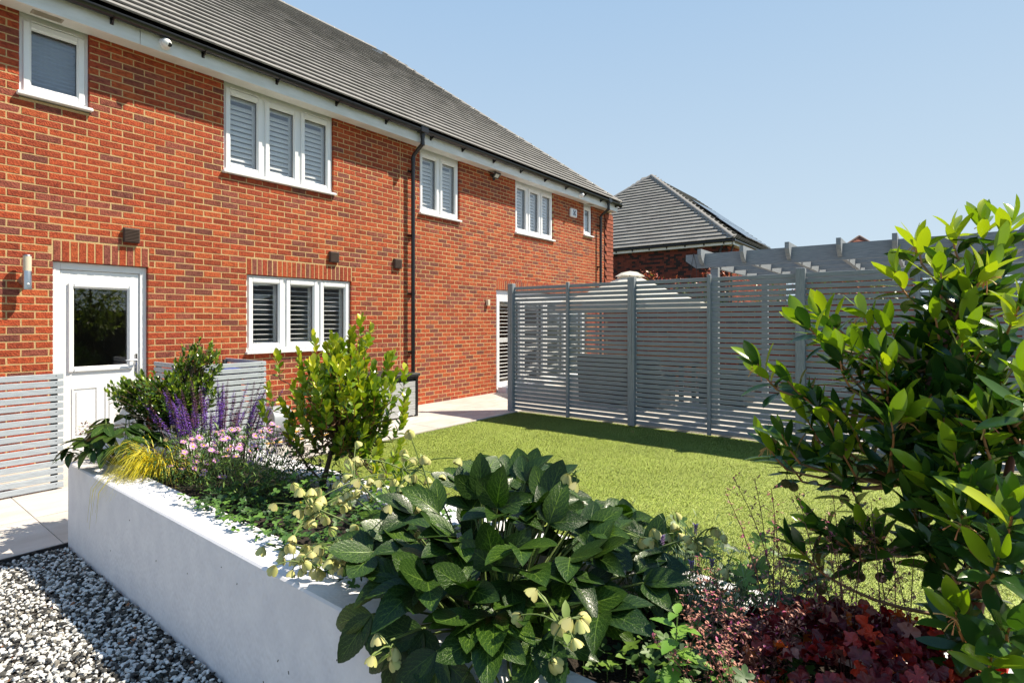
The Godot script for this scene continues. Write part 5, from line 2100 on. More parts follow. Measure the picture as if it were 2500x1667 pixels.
func left_shrub() -> void:
	var base := Vector3(1.70, 0.47, 2.88)
	var sh := thing("leafy_shrub", "dense dark green small-leaved shrub near the back door", "shrub", base)
	var tw := MB.new()
	tw.col = Color(0.14, 0.08, 0.04)
	tw.tube([Vector3(0, -0.04, 0), Vector3(0, 0.15, -0.04), Vector3(0.02, 0.35, -0.1)], [0.014, 0.012, 0.007], 7)
	var list := []
	var tips := []
	for k in 300:
		var d := Vector3(rng.randfn(), rng.randfn(), rng.randfn()).normalized()
		var r := pow(rng.randf(), 0.33) * (0.85 + 0.22 * sin(d.x * 5.0 + 2.0) * cos(d.z * 3.0 + d.y * 4.0))
		tips.append(Vector3(0.0, 0.44, -0.14) + d * r * Vector3(0.34, 0.27, 0.28))
	for k in 90:
		var d := Vector3(rng.randfn(), rng.randfn(), rng.randfn()).normalized()
		tips.append(Vector3(0.17, 0.68, -0.16) + d * pow(rng.randf(), 0.4) * Vector3(0.17, 0.19, 0.17))
	for k in 110:
		var d := Vector3(rng.randfn(), rng.randfn(), rng.randfn()).normalized()
		tips.append(Vector3(-0.20, 0.48, -0.34) + d * pow(rng.randf(), 0.4) * Vector3(0.20, 0.15, 0.18))
	for p in tips:
		var foot := Vector3(0.02, 0.25, -0.08).lerp(Vector3(0, 0.45, -0.14), rng.randf())
		var axis: Vector3 = ((p - foot).normalized() * 0.7 + Vector3(0, 0.6, 0) + Vector3(rr(-0.3, 0.3), 0, rr(-0.3, 0.3))).normalized()
		tw.col = Color(0.14, 0.08, 0.04)
		branch(tw, foot, p, 0.003, 0.0012, 0.01, 4)
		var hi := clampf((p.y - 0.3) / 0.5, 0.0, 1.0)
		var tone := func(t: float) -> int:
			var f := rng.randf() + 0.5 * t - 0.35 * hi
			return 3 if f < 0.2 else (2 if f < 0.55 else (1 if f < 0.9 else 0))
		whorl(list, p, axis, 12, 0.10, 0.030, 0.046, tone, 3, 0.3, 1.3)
	put(tw, "twigs", M.tint, sh)
	var shapes := [leaf_tpl(1, 0.46, 4, 0.2, 0.05, 0.5), leaf_tpl(1, 0.52, 4, 0.3, 0.12, 0.52), leaf_tpl(1, 0.42, 4, 0.1, -0.06, 0.5)]
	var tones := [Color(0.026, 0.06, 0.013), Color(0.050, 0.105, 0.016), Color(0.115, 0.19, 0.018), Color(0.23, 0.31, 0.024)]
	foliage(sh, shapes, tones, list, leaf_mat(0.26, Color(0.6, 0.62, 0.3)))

# a compound hellebore leaf: three broad leaflets at the end of a stalk
func trifoliate(list: Array, stalks: MB, foot: Vector3, p: Vector3, axis: Vector3, up: Vector3, s: float, tone: Callable) -> void:
	branch(stalks, foot, p, 0.0042, 0.0032, -0.02, 5)
	var x := up.cross(axis).normalized()
	for k in 3:
		var an: float = [0.0, 0.85, -0.85][k] + rr(-0.15, 0.15)
		var d := (axis * cos(an) + x * sin(an) + up * rr(-0.15, 0.15)).normalized()
		list.append([aim(p, d, up + x * rr(-0.3, 0.3) + Vector3(0, 0.1, 0), s * (1.0 if k == 0 else 0.9) * rr(0.88, 1.1)), tone.call(0.0), rng.randi() % 4])

# nodding cup of five broad sepals
func cup_flower(open: float, col: Color, edge: Color) -> MB:
	var mb := MB.new()
	for k in 5:
		var an := TAU * k / 5.0
		var rows := []
		var nrm := []
		for i in 5:
			var t := i / 4.0
			var row := []
			var rn := []
			for j in 5:
				var u := (j - 2) / 2.0
				var half := sin(PI * (0.12 + 0.70 * t)) * 0.78
				var a := an + u * half
				var r := (0.16 + open * sin(t * PI * 0.55)) * (1.0 + 0.05 * (k % 2) - 0.10 * u * u * t)
				var y := -t * (1.15 - open * 0.35)
				row.append(Vector3(cos(a) * r, y, sin(a) * r))
				rn.append(Vector3(cos(a), 0.35, sin(a)).normalized())
			rows.append(row)
			nrm.append(rn)
		mb.col = col.lerp(edge, rr(0.0, 0.5))
		mb.rings(rows, nrm, false)
	mb.col = Color(0.55, 0.48, 0.10)
	for k in 10:
		var an := k * 2.4
		mb.tube([Vector3(0, -0.1, 0), Vector3(cos(an) * 0.22, -0.65, sin(an) * 0.22)], [0.02, 0.04], 4)
	return mb

var hellebore_tones := [Color(0.16, 0.25, 0.07), Color(0.21, 0.32, 0.08), Color(0.125, 0.20, 0.065), Color(0.26, 0.38, 0.075)]

func far_hellebore() -> void:
	var base := Vector3(1.34, 0.47, 2.86)
	var h := thing("hellebore", "hellebore with drooping grey-green leaves at the planter corner by the bin screen", "plant", base, "hellebores in the raised planter")
	var list := []
	var st := MB.new()
	st.col = Color(0.14, 0.20, 0.05)
	for k in 46:
		var a := rr(0, TAU)
		var r := rr(0.06, 0.27)
		var p := Vector3(cos(a) * r * 1.0 - 0.02, 0.12 + 0.26 * (1.0 - r / 0.3) + rr(0, 0.06), sin(a) * r - 0.08)
		var d := Vector3(cos(a), rr(-0.7, 0.35), sin(a)).normalized()
		trifoliate(list, st, Vector3(0, 0, -0.05), p, d, (Vector3.UP + d * 0.3).normalized(), rr(0.10, 0.145), func(_t): return rng.randi() % 4)
	put(st, "stalks", M.tint, h)
	var shapes := [leaf_tpl(1, 0.5, 8, 0.15, 0.15, 0.45, 0.06), leaf_tpl(1, 0.55, 8, 0.25, 0.3, 0.45, 0.06), leaf_tpl(1, 0.46, 8, 0.2, 0.45, 0.42, 0.06), leaf_tpl(1, 0.58, 8, -0.1, 0.35, 0.48, 0.06)]
	foliage(h, shapes, hellebore_tones, list, veined)
	var fl := MB.new()
	fl.add(cup_flower(0.55, Color(0.58, 0.50, 0.22), Color(0.55, 0.30, 0.20)), Transform3D(Basis().scaled(Vector3.ONE * 0.026), Vector3.ZERO))
	var fmat := leaf_mat(0.6, Color(0.5, 0.5, 0.4))
	var m := fl.mesh()
	for p in [Vector3(0.22, 0.31, 0.16), Vector3(0.17, 0.24, 0.22), Vector3(0.26, 0.22, 0.24), Vector3(0.30, 0.32, 0.12), Vector3(0.33, 0.24, 0.20)]:
		put(m, "flower", fmat, h, Transform3D(Basis.from_euler(Vector3(rr(-0.5, 0.5), rr(0, 6), rr(-0.5, 0.5))), p))
	# dark flower heads leaning over the corner
	for e in [Vector3(-0.16, 0.28, -0.28), Vector3(-0.24, 0.14, -0.25)]:
		var b := MB.new()
		for k in 70:
			b.col = Color(0.16, 0.05, 0.05) if rng.randf() < 0.55 else Color(0.16, 0.17, 0.05)
			var d := Vector3(rng.randfn(), rng.randfn(), rng.randfn()).normalized()
			b.add(leaf_tpl(1, 0.6, 2, 0.3, 0.2), aim(d * rr(0.01, 0.045), d, Vector3.UP, rr(0.012, 0.022)), b.col)
		b.col = Color(0.14, 0.17, 0.05)
		b.tube([Vector3.ZERO, (Vector3(0, 0.05, -0.02) - e) * 0.5 + Vector3(0, 0.05, 0), Vector3(0, 0.05, -0.02) - e], [0.003, 0.003, 0.004], 5)
		put(b, "bud_cluster", M.tint, h, T(e.x, e.y, e.z))

func salvia() -> void:
	var base := Vector3(1.72, 0.47, 3.22)
	var s := thing("salvia", "clump of purple salvia flower spikes standing in the planter", "plant", base)
	var tp := leaf_tpl(1, 0.7, 2, 0.4, 0.3)
	for k in 92:
		var a := rr(0, TAU)
		var r := sqrt(rng.randf())
		var foot := Vector3(cos(a) * r * 0.17 + sin(a) * r * 0.08, 0.0, sin(a) * r * 0.36)
		var h := rr(0.34, 0.60)
		var lean := Vector3(foot.x * 0.5 + rr(-0.06, 0.06), 0, foot.z * 0.6 + rr(-0.06, 0.06))
		var mb := MB.new()
		var c := Color(0.10, 0.055, 0.07)
		mb.col = c
		var pts := []
		for j in 6:
			var t := j / 5.0
			pts.append(lean * t * t + Vector3(0, h * t, 0))
		mb.tube(pts, [0.0028, 0.0026, 0.0024, 0.002, 0.0016, 0.001], 5)
		var purple := rng.randf() < 0.62
		var n := int((h * rr(0.38, 0.55)) / 0.0105)
		for j in n:
			var t := 1.0 - float(j) * 0.0105 / h
			var q := lean * t * t + Vector3(0, h * t, 0)
			var grow := clampf(0.45 + j * 0.12, 0.4, 1.0)
			for f in 5:
				var an := f * TAU / 5.0 + j * 0.6 + rr(-0.2, 0.2)
				var d := Vector3(cos(an), rr(0.1, 0.6), sin(an)).normalized()
				var col := Color(0.13, 0.05, 0.36).lerp(Color(0.22, 0.09, 0.48), rng.randf()) if purple and rng.randf() < 0.8 else Color(0.095, 0.035, 0.085).lerp(Color(0.17, 0.07, 0.12), rng.randf())
				mb.add(tp, aim(q, d, Vector3.UP, rr(0.012, 0.019) * grow), col)
		put(mb, "flower_spike", M.tint, s, T(foot.x, foot.y, foot.z))
	var list := []
	for k in 420:
		var a := rr(0, TAU)
		var r := sqrt(rng.randf())
		var p := Vector3(cos(a) * r * 0.22, rr(0.02, 0.24), sin(a) * r * 0.30)
		var d := Vector3(cos(a) + rr(-0.6, 0.6), rr(-0.1, 1.0), sin(a) + rr(-0.6, 0.6)).normalized()
		list.append([aim(p, d, Vector3.UP, rr(0.03, 0.06)), rng.randi() % 3, rng.randi() % 2])
	foliage(s, [leaf_tpl(1, 0.3, 4, 0.25, 0.2, 0.4), leaf_tpl(1, 0.36, 4, 0.3, 0.3, 0.4)], [Color(0.07, 0.11, 0.04), Color(0.10, 0.15, 0.06), Color(0.16, 0.19, 0.06)], list, leaf_mat(0.6, Color(0.5, 0.5, 0.3)), "leaf", "leaves", 0)

func golden_grass() -> void:
	var base := Vector3(1.42, 0.49, 3.2)
	var g := thing("golden_grass", "yellow grass tuft arching over the planter coping", "plant", base)
	var mb := MB.new()
	for k in 420:
		var a := rr(0, TAU)
		if rng.randf() < 0.62:
			a = PI + rr(-0.8, 0.8)
		var l := rr(0.22, 0.44)
		var dir := Vector3(cos(a), 0, sin(a))
		var w := dir.cross(Vector3.UP) * rr(0.0014, 0.0026)
		var q := rng.randf()
		mb.col = Color(0.68, 0.56, 0.02) if q < 0.6 else (Color(0.50, 0.48, 0.03) if q < 0.8 else Color(0.74, 0.66, 0.10))
		var st := rr(1.0, 2.3)
		var foot := Vector3(rr(-0.03, 0.03), 0, rr(-0.04, 0.04))
		var rows := []
		var ns := []
		for j in 7:
			var t := j / 6.0
			var p := foot + dir * l * (t * 0.85) + Vector3(0, l * (st * t - (0.30 + st * 0.82) * t * t), 0)
			if p.x + base.x > 1.13 and p.y + base.y < 0.545 and p.x + base.x < 1.33:
				p.y = 0.545 - base.y + 0.004 * t
			var ww := w * (1.0 - 0.85 * t * t)
			rows.append([p - ww, p + ww])
			var tg := (dir * 0.85 + Vector3(0, st - 2.0 * (0.30 + st * 0.82) * t, 0)).normalized()
			var nn := tg.cross(w.normalized())
			ns.append([nn if nn.y > 0 else -nn, nn if nn.y > 0 else -nn])
		mb.rings(rows, ns, false)
	for k in 6:
		# long strands trailing down the rendered face
		mb.col = Color(0.55, 0.48, 0.08)
		var z := rr(-0.12, 0.10)
		var p0 := Vector3(-0.12, 0.10, z * 0.4)
		mb.tube([Vector3(0, 0.02, 0), p0, Vector3(-0.30, 0.065, z), Vector3(-0.352, 0.0, z * 1.05), Vector3(-0.37, -0.08 - 0.03 * k, z * 1.15)], [0.0015, 0.0014, 0.0013, 0.0011, 0.0005], 4)
	stuff(put(mb, "blades", leaf_mat(0.5, Color(0.6, 0.6, 0.3)), g))

func daisy_mesh() -> Array:
	var out := []
	for v in 3:
		var mb := MB.new()
		for k in 26:
			var an := TAU * k / 26.0 + rr(-0.06, 0.06)
			var d := Vector3(cos(an), rr(0.0, 0.30), sin(an)).normalized()
			mb.add(leaf_tpl(1, 0.17, 2, 0.1, 0.12, 0.7), aim(d * 0.25, d, Vector3.UP, rr(0.75, 0.95)), Color(0.56, 0.20, 0.52).lerp(Color(0.72, 0.42, 0.70), rng.randf()))
		mb.col = Color(0.70, 0.42, 0.02)
		mb.lathe([Vector2(0.34, 0.0), Vector2(0.30, 0.10), Vector2(0.15, 0.16), Vector2(0.001, 0.17)], 10)
		mb.col = Color(0.10, 0.16, 0.04)
		mb.lathe([Vector2(0.10, -0.2), Vector2(0.34, -0.02), Vector2(0.36, 0.02)], 8)
		out.append(mb.mesh())
	return out

func daisies() -> void:
	var base := Vector3(1.62, 0.47, 3.82)
	var d := thing("pink_daisies", "sprawling clump of pink daisies with yellow centres in the planter", "plant", base)
	var list := []
	for k in 3800:
		var u := rr(-1, 1)
		var v := rr(-1, 1)
		var p := Vector3(u * 0.28 + v * 0.10, 0, v * 0.52)
		p.x += rr(-0.06, 0.08)
		p.y = 0.02 + rng.randf() * (0.35 - 0.08 * u * u - 0.06 * v * v)
		if p.x < -0.20:
			p.y = maxf(p.y, 0.075)
		var q := Vector3(rr(-1, 1), rr(0.0, 1.3), rr(-1, 1)).normalized()
		list.append([aim(p, q, Vector3.UP, rr(0.022, 0.045)), rng.randi() % 4, rng.randi() % 2])
	foliage(d, [leaf_tpl(1, 0.2, 3, 0.2, 0.15, 0.5), leaf_tpl(1, 0.26, 3, 0.25, 0.25, 0.55)], [Color(0.05, 0.11, 0.02), Color(0.09, 0.16, 0.03), Color(0.13, 0.21, 0.035), Color(0.035, 0.075, 0.018)], list, leaf_mat(0.5, Color(0.6, 0.62, 0.3)), "leaf", "leaves", 0)
	var stems := MB.new()
	var ms := daisy_mesh()
	var spots := [Vector3(0.16, 0.25, 0.05), Vector3(0.20, 0.26, 0.09), Vector3(0.13, 0.22, 0.02), Vector3(0.23, 0.24, 0.14), Vector3(0.18, 0.21, 0.10), Vector3(0.10, 0.20, 0.06), Vector3(0.25, 0.22, 0.02), Vector3(0.21, 0.28, 0.0), Vector3(0.17, 0.28, -0.03), Vector3(0.26, 0.26, 0.06), Vector3(0.02, 0.20, -0.10), Vector3(-0.02, 0.19, -0.06), Vector3(0.05, 0.21, -0.05), Vector3(0.0, 0.16, 0.0), Vector3(0.06, 0.15, 0.05), Vector3(-0.12, 0.15, -0.22), Vector3(-0.15, 0.13, -0.18), Vector3(-0.18, 0.11, -0.12), Vector3(-0.20, 0.12, -0.24), Vector3(-0.22, 0.10, -0.20), Vector3(-0.10, 0.12, -0.15), Vector3(-0.08, 0.14, -0.08), Vector3(-0.16, 0.10, -0.05), Vector3(-0.20, 0.10, 0.02), Vector3(-0.24, 0.10, -0.30), Vector3(0.28, 0.18, 0.22), Vector3(0.31, 0.14, 0.28), Vector3(0.24, 0.15, 0.20), Vector3(0.34, 0.12, 0.33), Vector3(0.27, 0.10, 0.30), Vector3(0.36, 0.16, 0.22), Vector3(0.32, 0.20, 0.12), Vector3(0.10, 0.24, -0.12), Vector3(0.14, 0.23, -0.16), Vector3(-0.02, 0.22, -0.20), Vector3(0.15, 0.19, 0.16), Vector3(0.19, 0.23, 0.06), Vector3(0.22, 0.20, 0.10), Vector3(-0.13, 0.09, 0.10), Vector3(0.12, 0.26, 0.0), Vector3(-0.04, 0.17, -0.13), Vector3(0.08, 0.18, 0.01), Vector3(-0.16, 0.14, -0.27), Vector3(0.02, 0.14, 0.12)]
	for k in 50:
		var u := rr(-0.24, 0.34)
		var v := rr(-0.30, 0.34)
		spots.append(Vector3(u, 0.19 + rng.randf() * 0.11, v))
	for sp in spots:
		var p: Vector3 = sp + Vector3(-0.03, 0.055, 0.0)
		stems.col = Color(0.10, 0.16, 0.04)
		branch(stems, Vector3(p.x * 0.5, 0, p.z * 0.7), p, 0.0016, 0.0013, -0.01, 4)
		var f := aim(p, Vector3(1, 0, 0), (Vector3(-0.35, 0.9, 0.35) + Vector3(rr(-0.5, 0.5), 0, rr(-0.5, 0.5))).normalized())
		f.basis = f.basis.orthonormalized().scaled(Vector3.ONE * rr(0.018, 0.025))
		put(ms[rng.randi() % 3], "flower", leaf_mat_daisy(), d, f)
	put(stems, "stems", M.tint, d)

var _dm: StandardMaterial3D
func leaf_mat_daisy() -> StandardMaterial3D:
	if _dm == null:
		_dm = leaf_mat(0.7, Color(0.4, 0.3, 0.4))
	return _dm

# a lobed leaf made of five pointed lobes round its stalk
func lobed_tpl(lobes: int, depth: float, wave: float, sd: int, fan := 5.2) -> MB:
	var r := RandomNumberGenerator.new()
	r.seed = sd
	var mb := MB.new()
	var n := lobes * 4
	mb.v.append(Vector3.ZERO)
	mb.n.append(Vector3.UP)
	mb.t.append(Vector2(0.5, 0))
	mb.c.append(Color(1, 1, 1))
	var ph := r.randf_range(0, TAU)
	for ring in 2:
		for k in n + 1:
			var an := -fan / 2 + fan * k / n
			var s := absf(sin(PI * float(k) / 4.0))
			var rad := (1.0 - depth + depth * s) * (0.75 + 0.25 * cos(an * 0.5)) * r.randf_range(0.95, 1.05)
			if ring == 0:
				rad *= 0.55
			var y := wave * sin(an * lobes * 0.55 + ph) * rad * rad + (0.16 * rad if ring == 0 else 0.12)
			mb.v.append(Vector3(sin(an) * rad, y, cos(an) * rad))
			mb.n.append(Vector3(-sin(an) * 0.2 + r.randf_range(-0.3, 0.3) * wave * 3, 1, -cos(an) * 0.2 + r.randf_range(-0.3, 0.3) * wave * 3).normalized())
			mb.t.append(Vector2(0.5 + sin(an) * rad * 0.5, rad))
			mb.c.append(Color(1, 1, 1))
	var m := n + 1
	for k in n:
		mb.tri3(0, 1 + k, 2 + k)
		mb.tri3(1 + k, 1 + m + k, 2 + m + k)
		mb.tri3(1 + k, 2 + m + k, 2 + k)
	return mb

func ground_cover() -> void:
	var base := Vector3(1.62, 0.46, 4.5)
	var g := thing("buttercup_patch", "low patch of dark lobed buttercup leaves with small yellow flowers", "plant", base)
	var list := []
	for k in 1150:
		var p := Vector3(rr(-0.40, 0.28), 0, rr(-0.55, 0.85))
		p.y = 0.02 + rng.randf() * 0.19
		if p.x < -0.16:
			p.y = 0.075 + rng.randf() * 0.05
		var nn := Vector3(rr(-0.6, 0.4), 1.0, rr(-0.4, 0.6)).normalized()
		list.append([aim(p, Vector3(rr(-1, 1), rr(-0.2, 0.3), rr(-1, 1)).normalized(), nn, rr(0.016, 0.030)), rng.randi() % 4, rng.randi() % 3])
	foliage(g, [lobed_tpl(3, 0.6, 0.1, 1), lobed_tpl(5, 0.55, 0.12, 2), lobed_tpl(3, 0.65, 0.15, 3)], [Color(0.035, 0.085, 0.018), Color(0.055, 0.13, 0.022), Color(0.10, 0.20, 0.03), Color(0.022, 0.055, 0.015)], list, leaf_mat(0.5, Color(0.6, 0.62, 0.3)), "leaf", "leaves", 300)
	var st := MB.new()
	st.col = Color(0.10, 0.17, 0.04)
	for p in [Vector3(-0.17, 0.17, 0.18), Vector3(-0.10, 0.15, 0.30), Vector3(-0.02, 0.16, 0.05)]:
		branch(st, Vector3(p.x, 0, p.z), p, 0.0015, 0.001, 0.0, 4)
		var f := MB.new()
		f.col = Color(0.75, 0.55, 0.01)
		for k in 5:
			var an := TAU * k / 5.0
			var d := Vector3(cos(an), 0.5, sin(an)).normalized()
			f.add(leaf_tpl(1, 0.85, 2, 0.2, -0.2, 0.65), aim(Vector3.ZERO, d, Vector3.UP, 0.012), f.col)
		put(f, "flower", M.tint_gloss, g, Transform3D(Basis(Vector3.RIGHT, 0.3), p))
	put(st, "stems", M.tint, g)

func hellebore() -> void:
	var base := Vector3(1.44, 0.47, 5.78)
	var h := thing("hellebore", "large hellebore with dark marbled leaves and pale green flowers filling the planter", "plant", base, "hellebores in the raised planter")
	var list := []
	var st := MB.new()
	st.col = Color(0.12, 0.17, 0.04)
	# stalk end, leaf direction, upper side, leaflet length
	var spec := [
		[Vector3(0.02, 0.43, -0.06), Vector3(0.10, 0.95, -0.05), Vector3(-0.75, 0.2, 0.65), 0.16],
		[Vector3(-0.08, 0.38, -0.16), Vector3(-0.45, 0.6, -0.6), Vector3(-0.4, 0.8, 0.3), 0.15],
		[Vector3(-0.14, 0.30, 0.12), Vector3(-0.15, 0.95, 0.05), Vector3(-0.80, 0.25, 0.6), 0.165],
		[Vector3(-0.20, 0.27, 0.02), Vector3(-0.30, 0.85, -0.3), Vector3(-0.75, 0.4, 0.5), 0.16],
		[Vector3(0.03, 0.40, 0.20), Vector3(0.25, 0.85, 0.35), Vector3(-0.6, 0.5, 0.4), 0.15],
		[Vector3(0.10, 0.38, 0.30), Vector3(0.5, 0.5, 0.6), Vector3(-0.4, 0.85, 0.1), 0.15],
		[Vector3(0.05, 0.33, 0.34), Vector3(0.05, 0.6, 0.7), Vector3(-0.6, 0.75, -0.2), 0.15],
		[Vector3(-0.30, 0.25, -0.12), Vector3(-0.8, -0.25, -0.45), Vector3(-0.45, 0.85, 0.3), 0.17],
		[Vector3(-0.34, 0.17, 0.02), Vector3(-0.75, -0.65, 0.0), Vector3(-0.7, 0.6, 0.3), 0.18],
		[Vector3(-0.30, 0.22, 0.22), Vector3(-0.75, -0.3, 0.4), Vector3(-0.6, 0.75, 0.2), 0.17],
		[Vector3(-0.22, 0.20, 0.33), Vector3(-0.6, -0.15, 0.65), Vector3(-0.6, 0.8, 0.2), 0.16],
		[Vector3(-0.06, 0.24, 0.36), Vector3(-0.2, -0.1, 0.95), Vector3(-0.6, 0.8, 0.1), 0.16],
		[Vector3(0.16, 0.33, 0.0), Vector3(0.8, 0.45, 0.1), Vector3(-0.3, 0.9, 0.2), 0.15],
		[Vector3(0.12, 0.34, -0.18), Vector3(0.4, 0.5, -0.7), Vector3(-0.2, 0.9, 0.3), 0.15],
		[Vector3(-0.20, 0.32, -0.22), Vector3(-0.55, 0.25, -0.75), Vector3(-0.4, 0.9, 0.2), 0.16],
		[Vector3(-0.36, 0.08, 0.16), Vector3(-0.5, -0.85, 0.15), Vector3(-0.8, 0.5, 0.3), 0.16],
		[Vector3(-0.05, 0.44, 0.06), Vector3(-0.1, 0.9, 0.3), Vector3(-0.8, 0.3, 0.5), 0.15],
		[Vector3(0.14, 0.42, 0.12), Vector3(0.6, 0.75, 0.1), Vector3(-0.5, 0.7, 0.4), 0.15],
		[Vector3(-0.12, 0.20, 0.24), Vector3(-0.5, 0.5, 0.6), Vector3(-0.7, 0.6, 0.2), 0.16],
		[Vector3(-0.26, 0.28, 0.12), Vector3(-0.6, 0.5, 0.25), Vector3(-0.6, 0.75, 0.3), 0.15],
		[Vector3(0.08, 0.22, 0.30), Vector3(0.3, 0.0, 0.9), Vector3(-0.4, 0.9, 0.1), 0.15],
		[Vector3(-0.02, 0.30, -0.30), Vector3(-0.1, 0.3, -0.9), Vector3(-0.3, 0.9, 0.3), 0.15],
		[Vector3(-0.10, 0.14, 0.10), Vector3(-0.7, 0.2, 0.4), Vector3(-0.5, 0.85, 0.2), 0.16],
		[Vector3(0.20, 0.24, 0.22), Vector3(0.7, 0.2, 0.5), Vector3(-0.3, 0.95, 0.1), 0.15],
		[Vector3(-0.28, 0.12, -0.06), Vector3(-0.7, -0.4, -0.3), Vector3(-0.6, 0.8, 0.2), 0.16],
		[Vector3(-0.37, 0.16, -0.16), Vector3(-0.6, -0.7, -0.2), Vector3(-0.8, 0.5, 0.2), 0.17],
		[Vector3(-0.38, 0.13, -0.02), Vector3(-0.4, -0.85, 0.1), Vector3(-0.85, 0.4, 0.3), 0.18],
		[Vector3(-0.37, 0.15, 0.10), Vector3(-0.5, -0.75, 0.35), Vector3(-0.8, 0.5, 0.3), 0.17],
		[Vector3(-0.36, 0.14, 0.30), Vector3(-0.5, -0.6, 0.5), Vector3(-0.75, 0.6, 0.2), 0.16],
		[Vector3(-0.30, 0.30, -0.24), Vector3(-0.8, 0.15, -0.35), Vector3(-0.4, 0.85, 0.3), 0.16],
		[Vector3(-0.30, 0.28, 0.0), Vector3(-0.75, 0.35, 0.1), Vector3(-0.5, 0.8, 0.3), 0.16],
	]
	for e in spec:
		var p: Vector3 = e[0]
		p.y -= 0.03
		trifoliate(list, st, Vector3(p.x * 0.2, 0, p.z * 0.2), p, e[1].normalized(), e[2].normalized(), e[3] * 0.92, func(_t): return rng.randi() % 4)
	for k in 74:
		var a := rr(0, TAU)
		var r := sqrt(rr(0.02, 1.0))
		var p := Vector3(0.10 + cos(a) * r * 0.44, 0, -0.04 + sin(a) * r * 0.50)
		p.y = 0.12 + (0.30 - 0.22 * r * r) * rr(0.75, 1.15)
		var d := Vector3(cos(a) * (0.3 + r), rr(-0.1, 0.9) - 0.4 * r, sin(a) * (0.3 + r)).normalized()
		trifoliate(list, st, Vector3(p.x * 0.3, 0, p.z * 0.3), p, d, (Vector3(-0.25, 0.9, 0.2) - d * 0.3).normalized(), rr(0.125, 0.16), func(_t): return rng.randi() % 4)
	for k in 46:   # the lawn side and the heart of the clump
		var p: Vector3
		var d: Vector3
		if k < 26:
			p = Vector3(rr(0.36, 0.58), rr(0.10, 0.26), rr(-0.48, 0.36))
			d = Vector3(rr(-0.2, 0.9), rr(0.1, 0.8), rr(-0.6, 0.6)).normalized()
		else:
			p = Vector3(rr(-0.22, 0.25), rr(0.08, 0.20), rr(-0.30, 0.30))
			d = Vector3(rr(-1, 0.6), rr(0.1, 0.6), rr(-0.6, 1)).normalized()
		trifoliate(list, st, Vector3(minf(p.x * 0.6, 0.3), 0, p.z * 0.6), p, d, Vector3(-0.25, 0.9, 0.2).normalized(), rr(0.11, 0.15), func(_t): return rng.randi() % 4)
	var shapes := [leaf_tpl(1, 0.54, 18, 0.25, 0.10, 0.42, 0.05), leaf_tpl(1, 0.60, 18, 0.34, 0.25, 0.42, 0.05), leaf_tpl(1, 0.54, 18, 0.48, 0.35, 0.40, 0.055), leaf_tpl(1, 0.62, 18, 0.12, -0.12, 0.44, 0.05)]
	foliage(h, shapes, hellebore_tones, list, veined)
	# flowers: pale green cups in branched heads, most of them leaning out over the coping
	var fm := leaf_mat(0.6, Color(0.55, 0.55, 0.4))
	var cups := []
	for k in 5:
		var c := MB.new()
		c.add(cup_flower(rr(0.48, 0.85), Color(0.50, 0.52, 0.17), Color(0.58, 0.44, 0.25)), Transform3D(Basis().scaled(Vector3.ONE * 0.027), Vector3.ZERO))
		cups.append(c.mesh())
	var heads := [
		[Vector3(-0.26, 0.30, -0.60), 15, 0.095], [Vector3(-0.10, 0.38, -0.58), 14, 0.11], [Vector3(-0.26, 0.22, -0.46), 13, 0.09], [Vector3(0.04, 0.42, -0.46), 11, 0.10], [Vector3(-0.16, 0.34, -0.30), 11, 0.08], [Vector3(-0.32, 0.17, -0.66), 6, 0.05], [Vector3(0.0, 0.46, -0.32), 7, 0.08], [Vector3(-0.34, 0.24, -0.36), 6, 0.06],
		[Vector3(-0.46, 0.14, 0.02), 4, 0.04], [Vector3(-0.44, 0.02, 0.06), 3, 0.03], [Vector3(-0.24, 0.24, 0.40), 8, 0.07], [Vector3(-0.36, 0.06, 0.36), 3, 0.05], [Vector3(0.13, 0.50, 0.24), 2, 0.03], [Vector3(0.24, 0.30, 0.46), 4, 0.06], [Vector3(0.46, 0.26, 0.50), 8, 0.08], [Vector3(0.56, 0.22, 0.42), 6, 0.07], [Vector3(-0.40, 0.20, -0.48), 6, 0.06], [Vector3(-0.06, 0.30, -0.70), 8, 0.08], [Vector3(-0.42, 0.08, 0.22), 2, 0.04]]
	for e in heads:
		var c: Vector3 = e[0]
		branch(st, Vector3(c.x * 0.15, 0, c.z * 0.35), c + Vector3(0, 0.02, 0), 0.0042, 0.003, -0.03, 5)
		for k in e[1]:
			var p: Vector3 = c + Vector3(rng.randfn(), rng.randfn() * 0.7, rng.randfn()) * e[2] * 0.75
			p.y = maxf(p.y, 0.085 if p.x > -0.40 else -0.05)
			var tilt := Basis.from_euler(Vector3(rr(-0.7, 0.7), rr(0, TAU), rr(-0.7, 0.7)))
			branch(st, c, p, 0.0026, 0.0018, -0.01, 4)
			put(cups[rng.randi() % 5], "flower", fm, h, Transform3D(tilt.scaled(Vector3.ONE * rr(0.85, 1.12)), p))
			if rng.randf() < 0.5:
				var bl := MB.new()
				bl.add(leaf_tpl(1, 0.42, 4, 0.2, 0.2), aim(c.lerp(p, 0.5), (p - c + Vector3(rr(-1, 1), 0.3, rr(-1, 1)) * 0.05).normalized(), Vector3.UP, rr(0.035, 0.055)), Color(0.17, 0.24, 0.05))
				put(bl, "bract", fm, h)
	put(st, "stalks", M.tint, h)

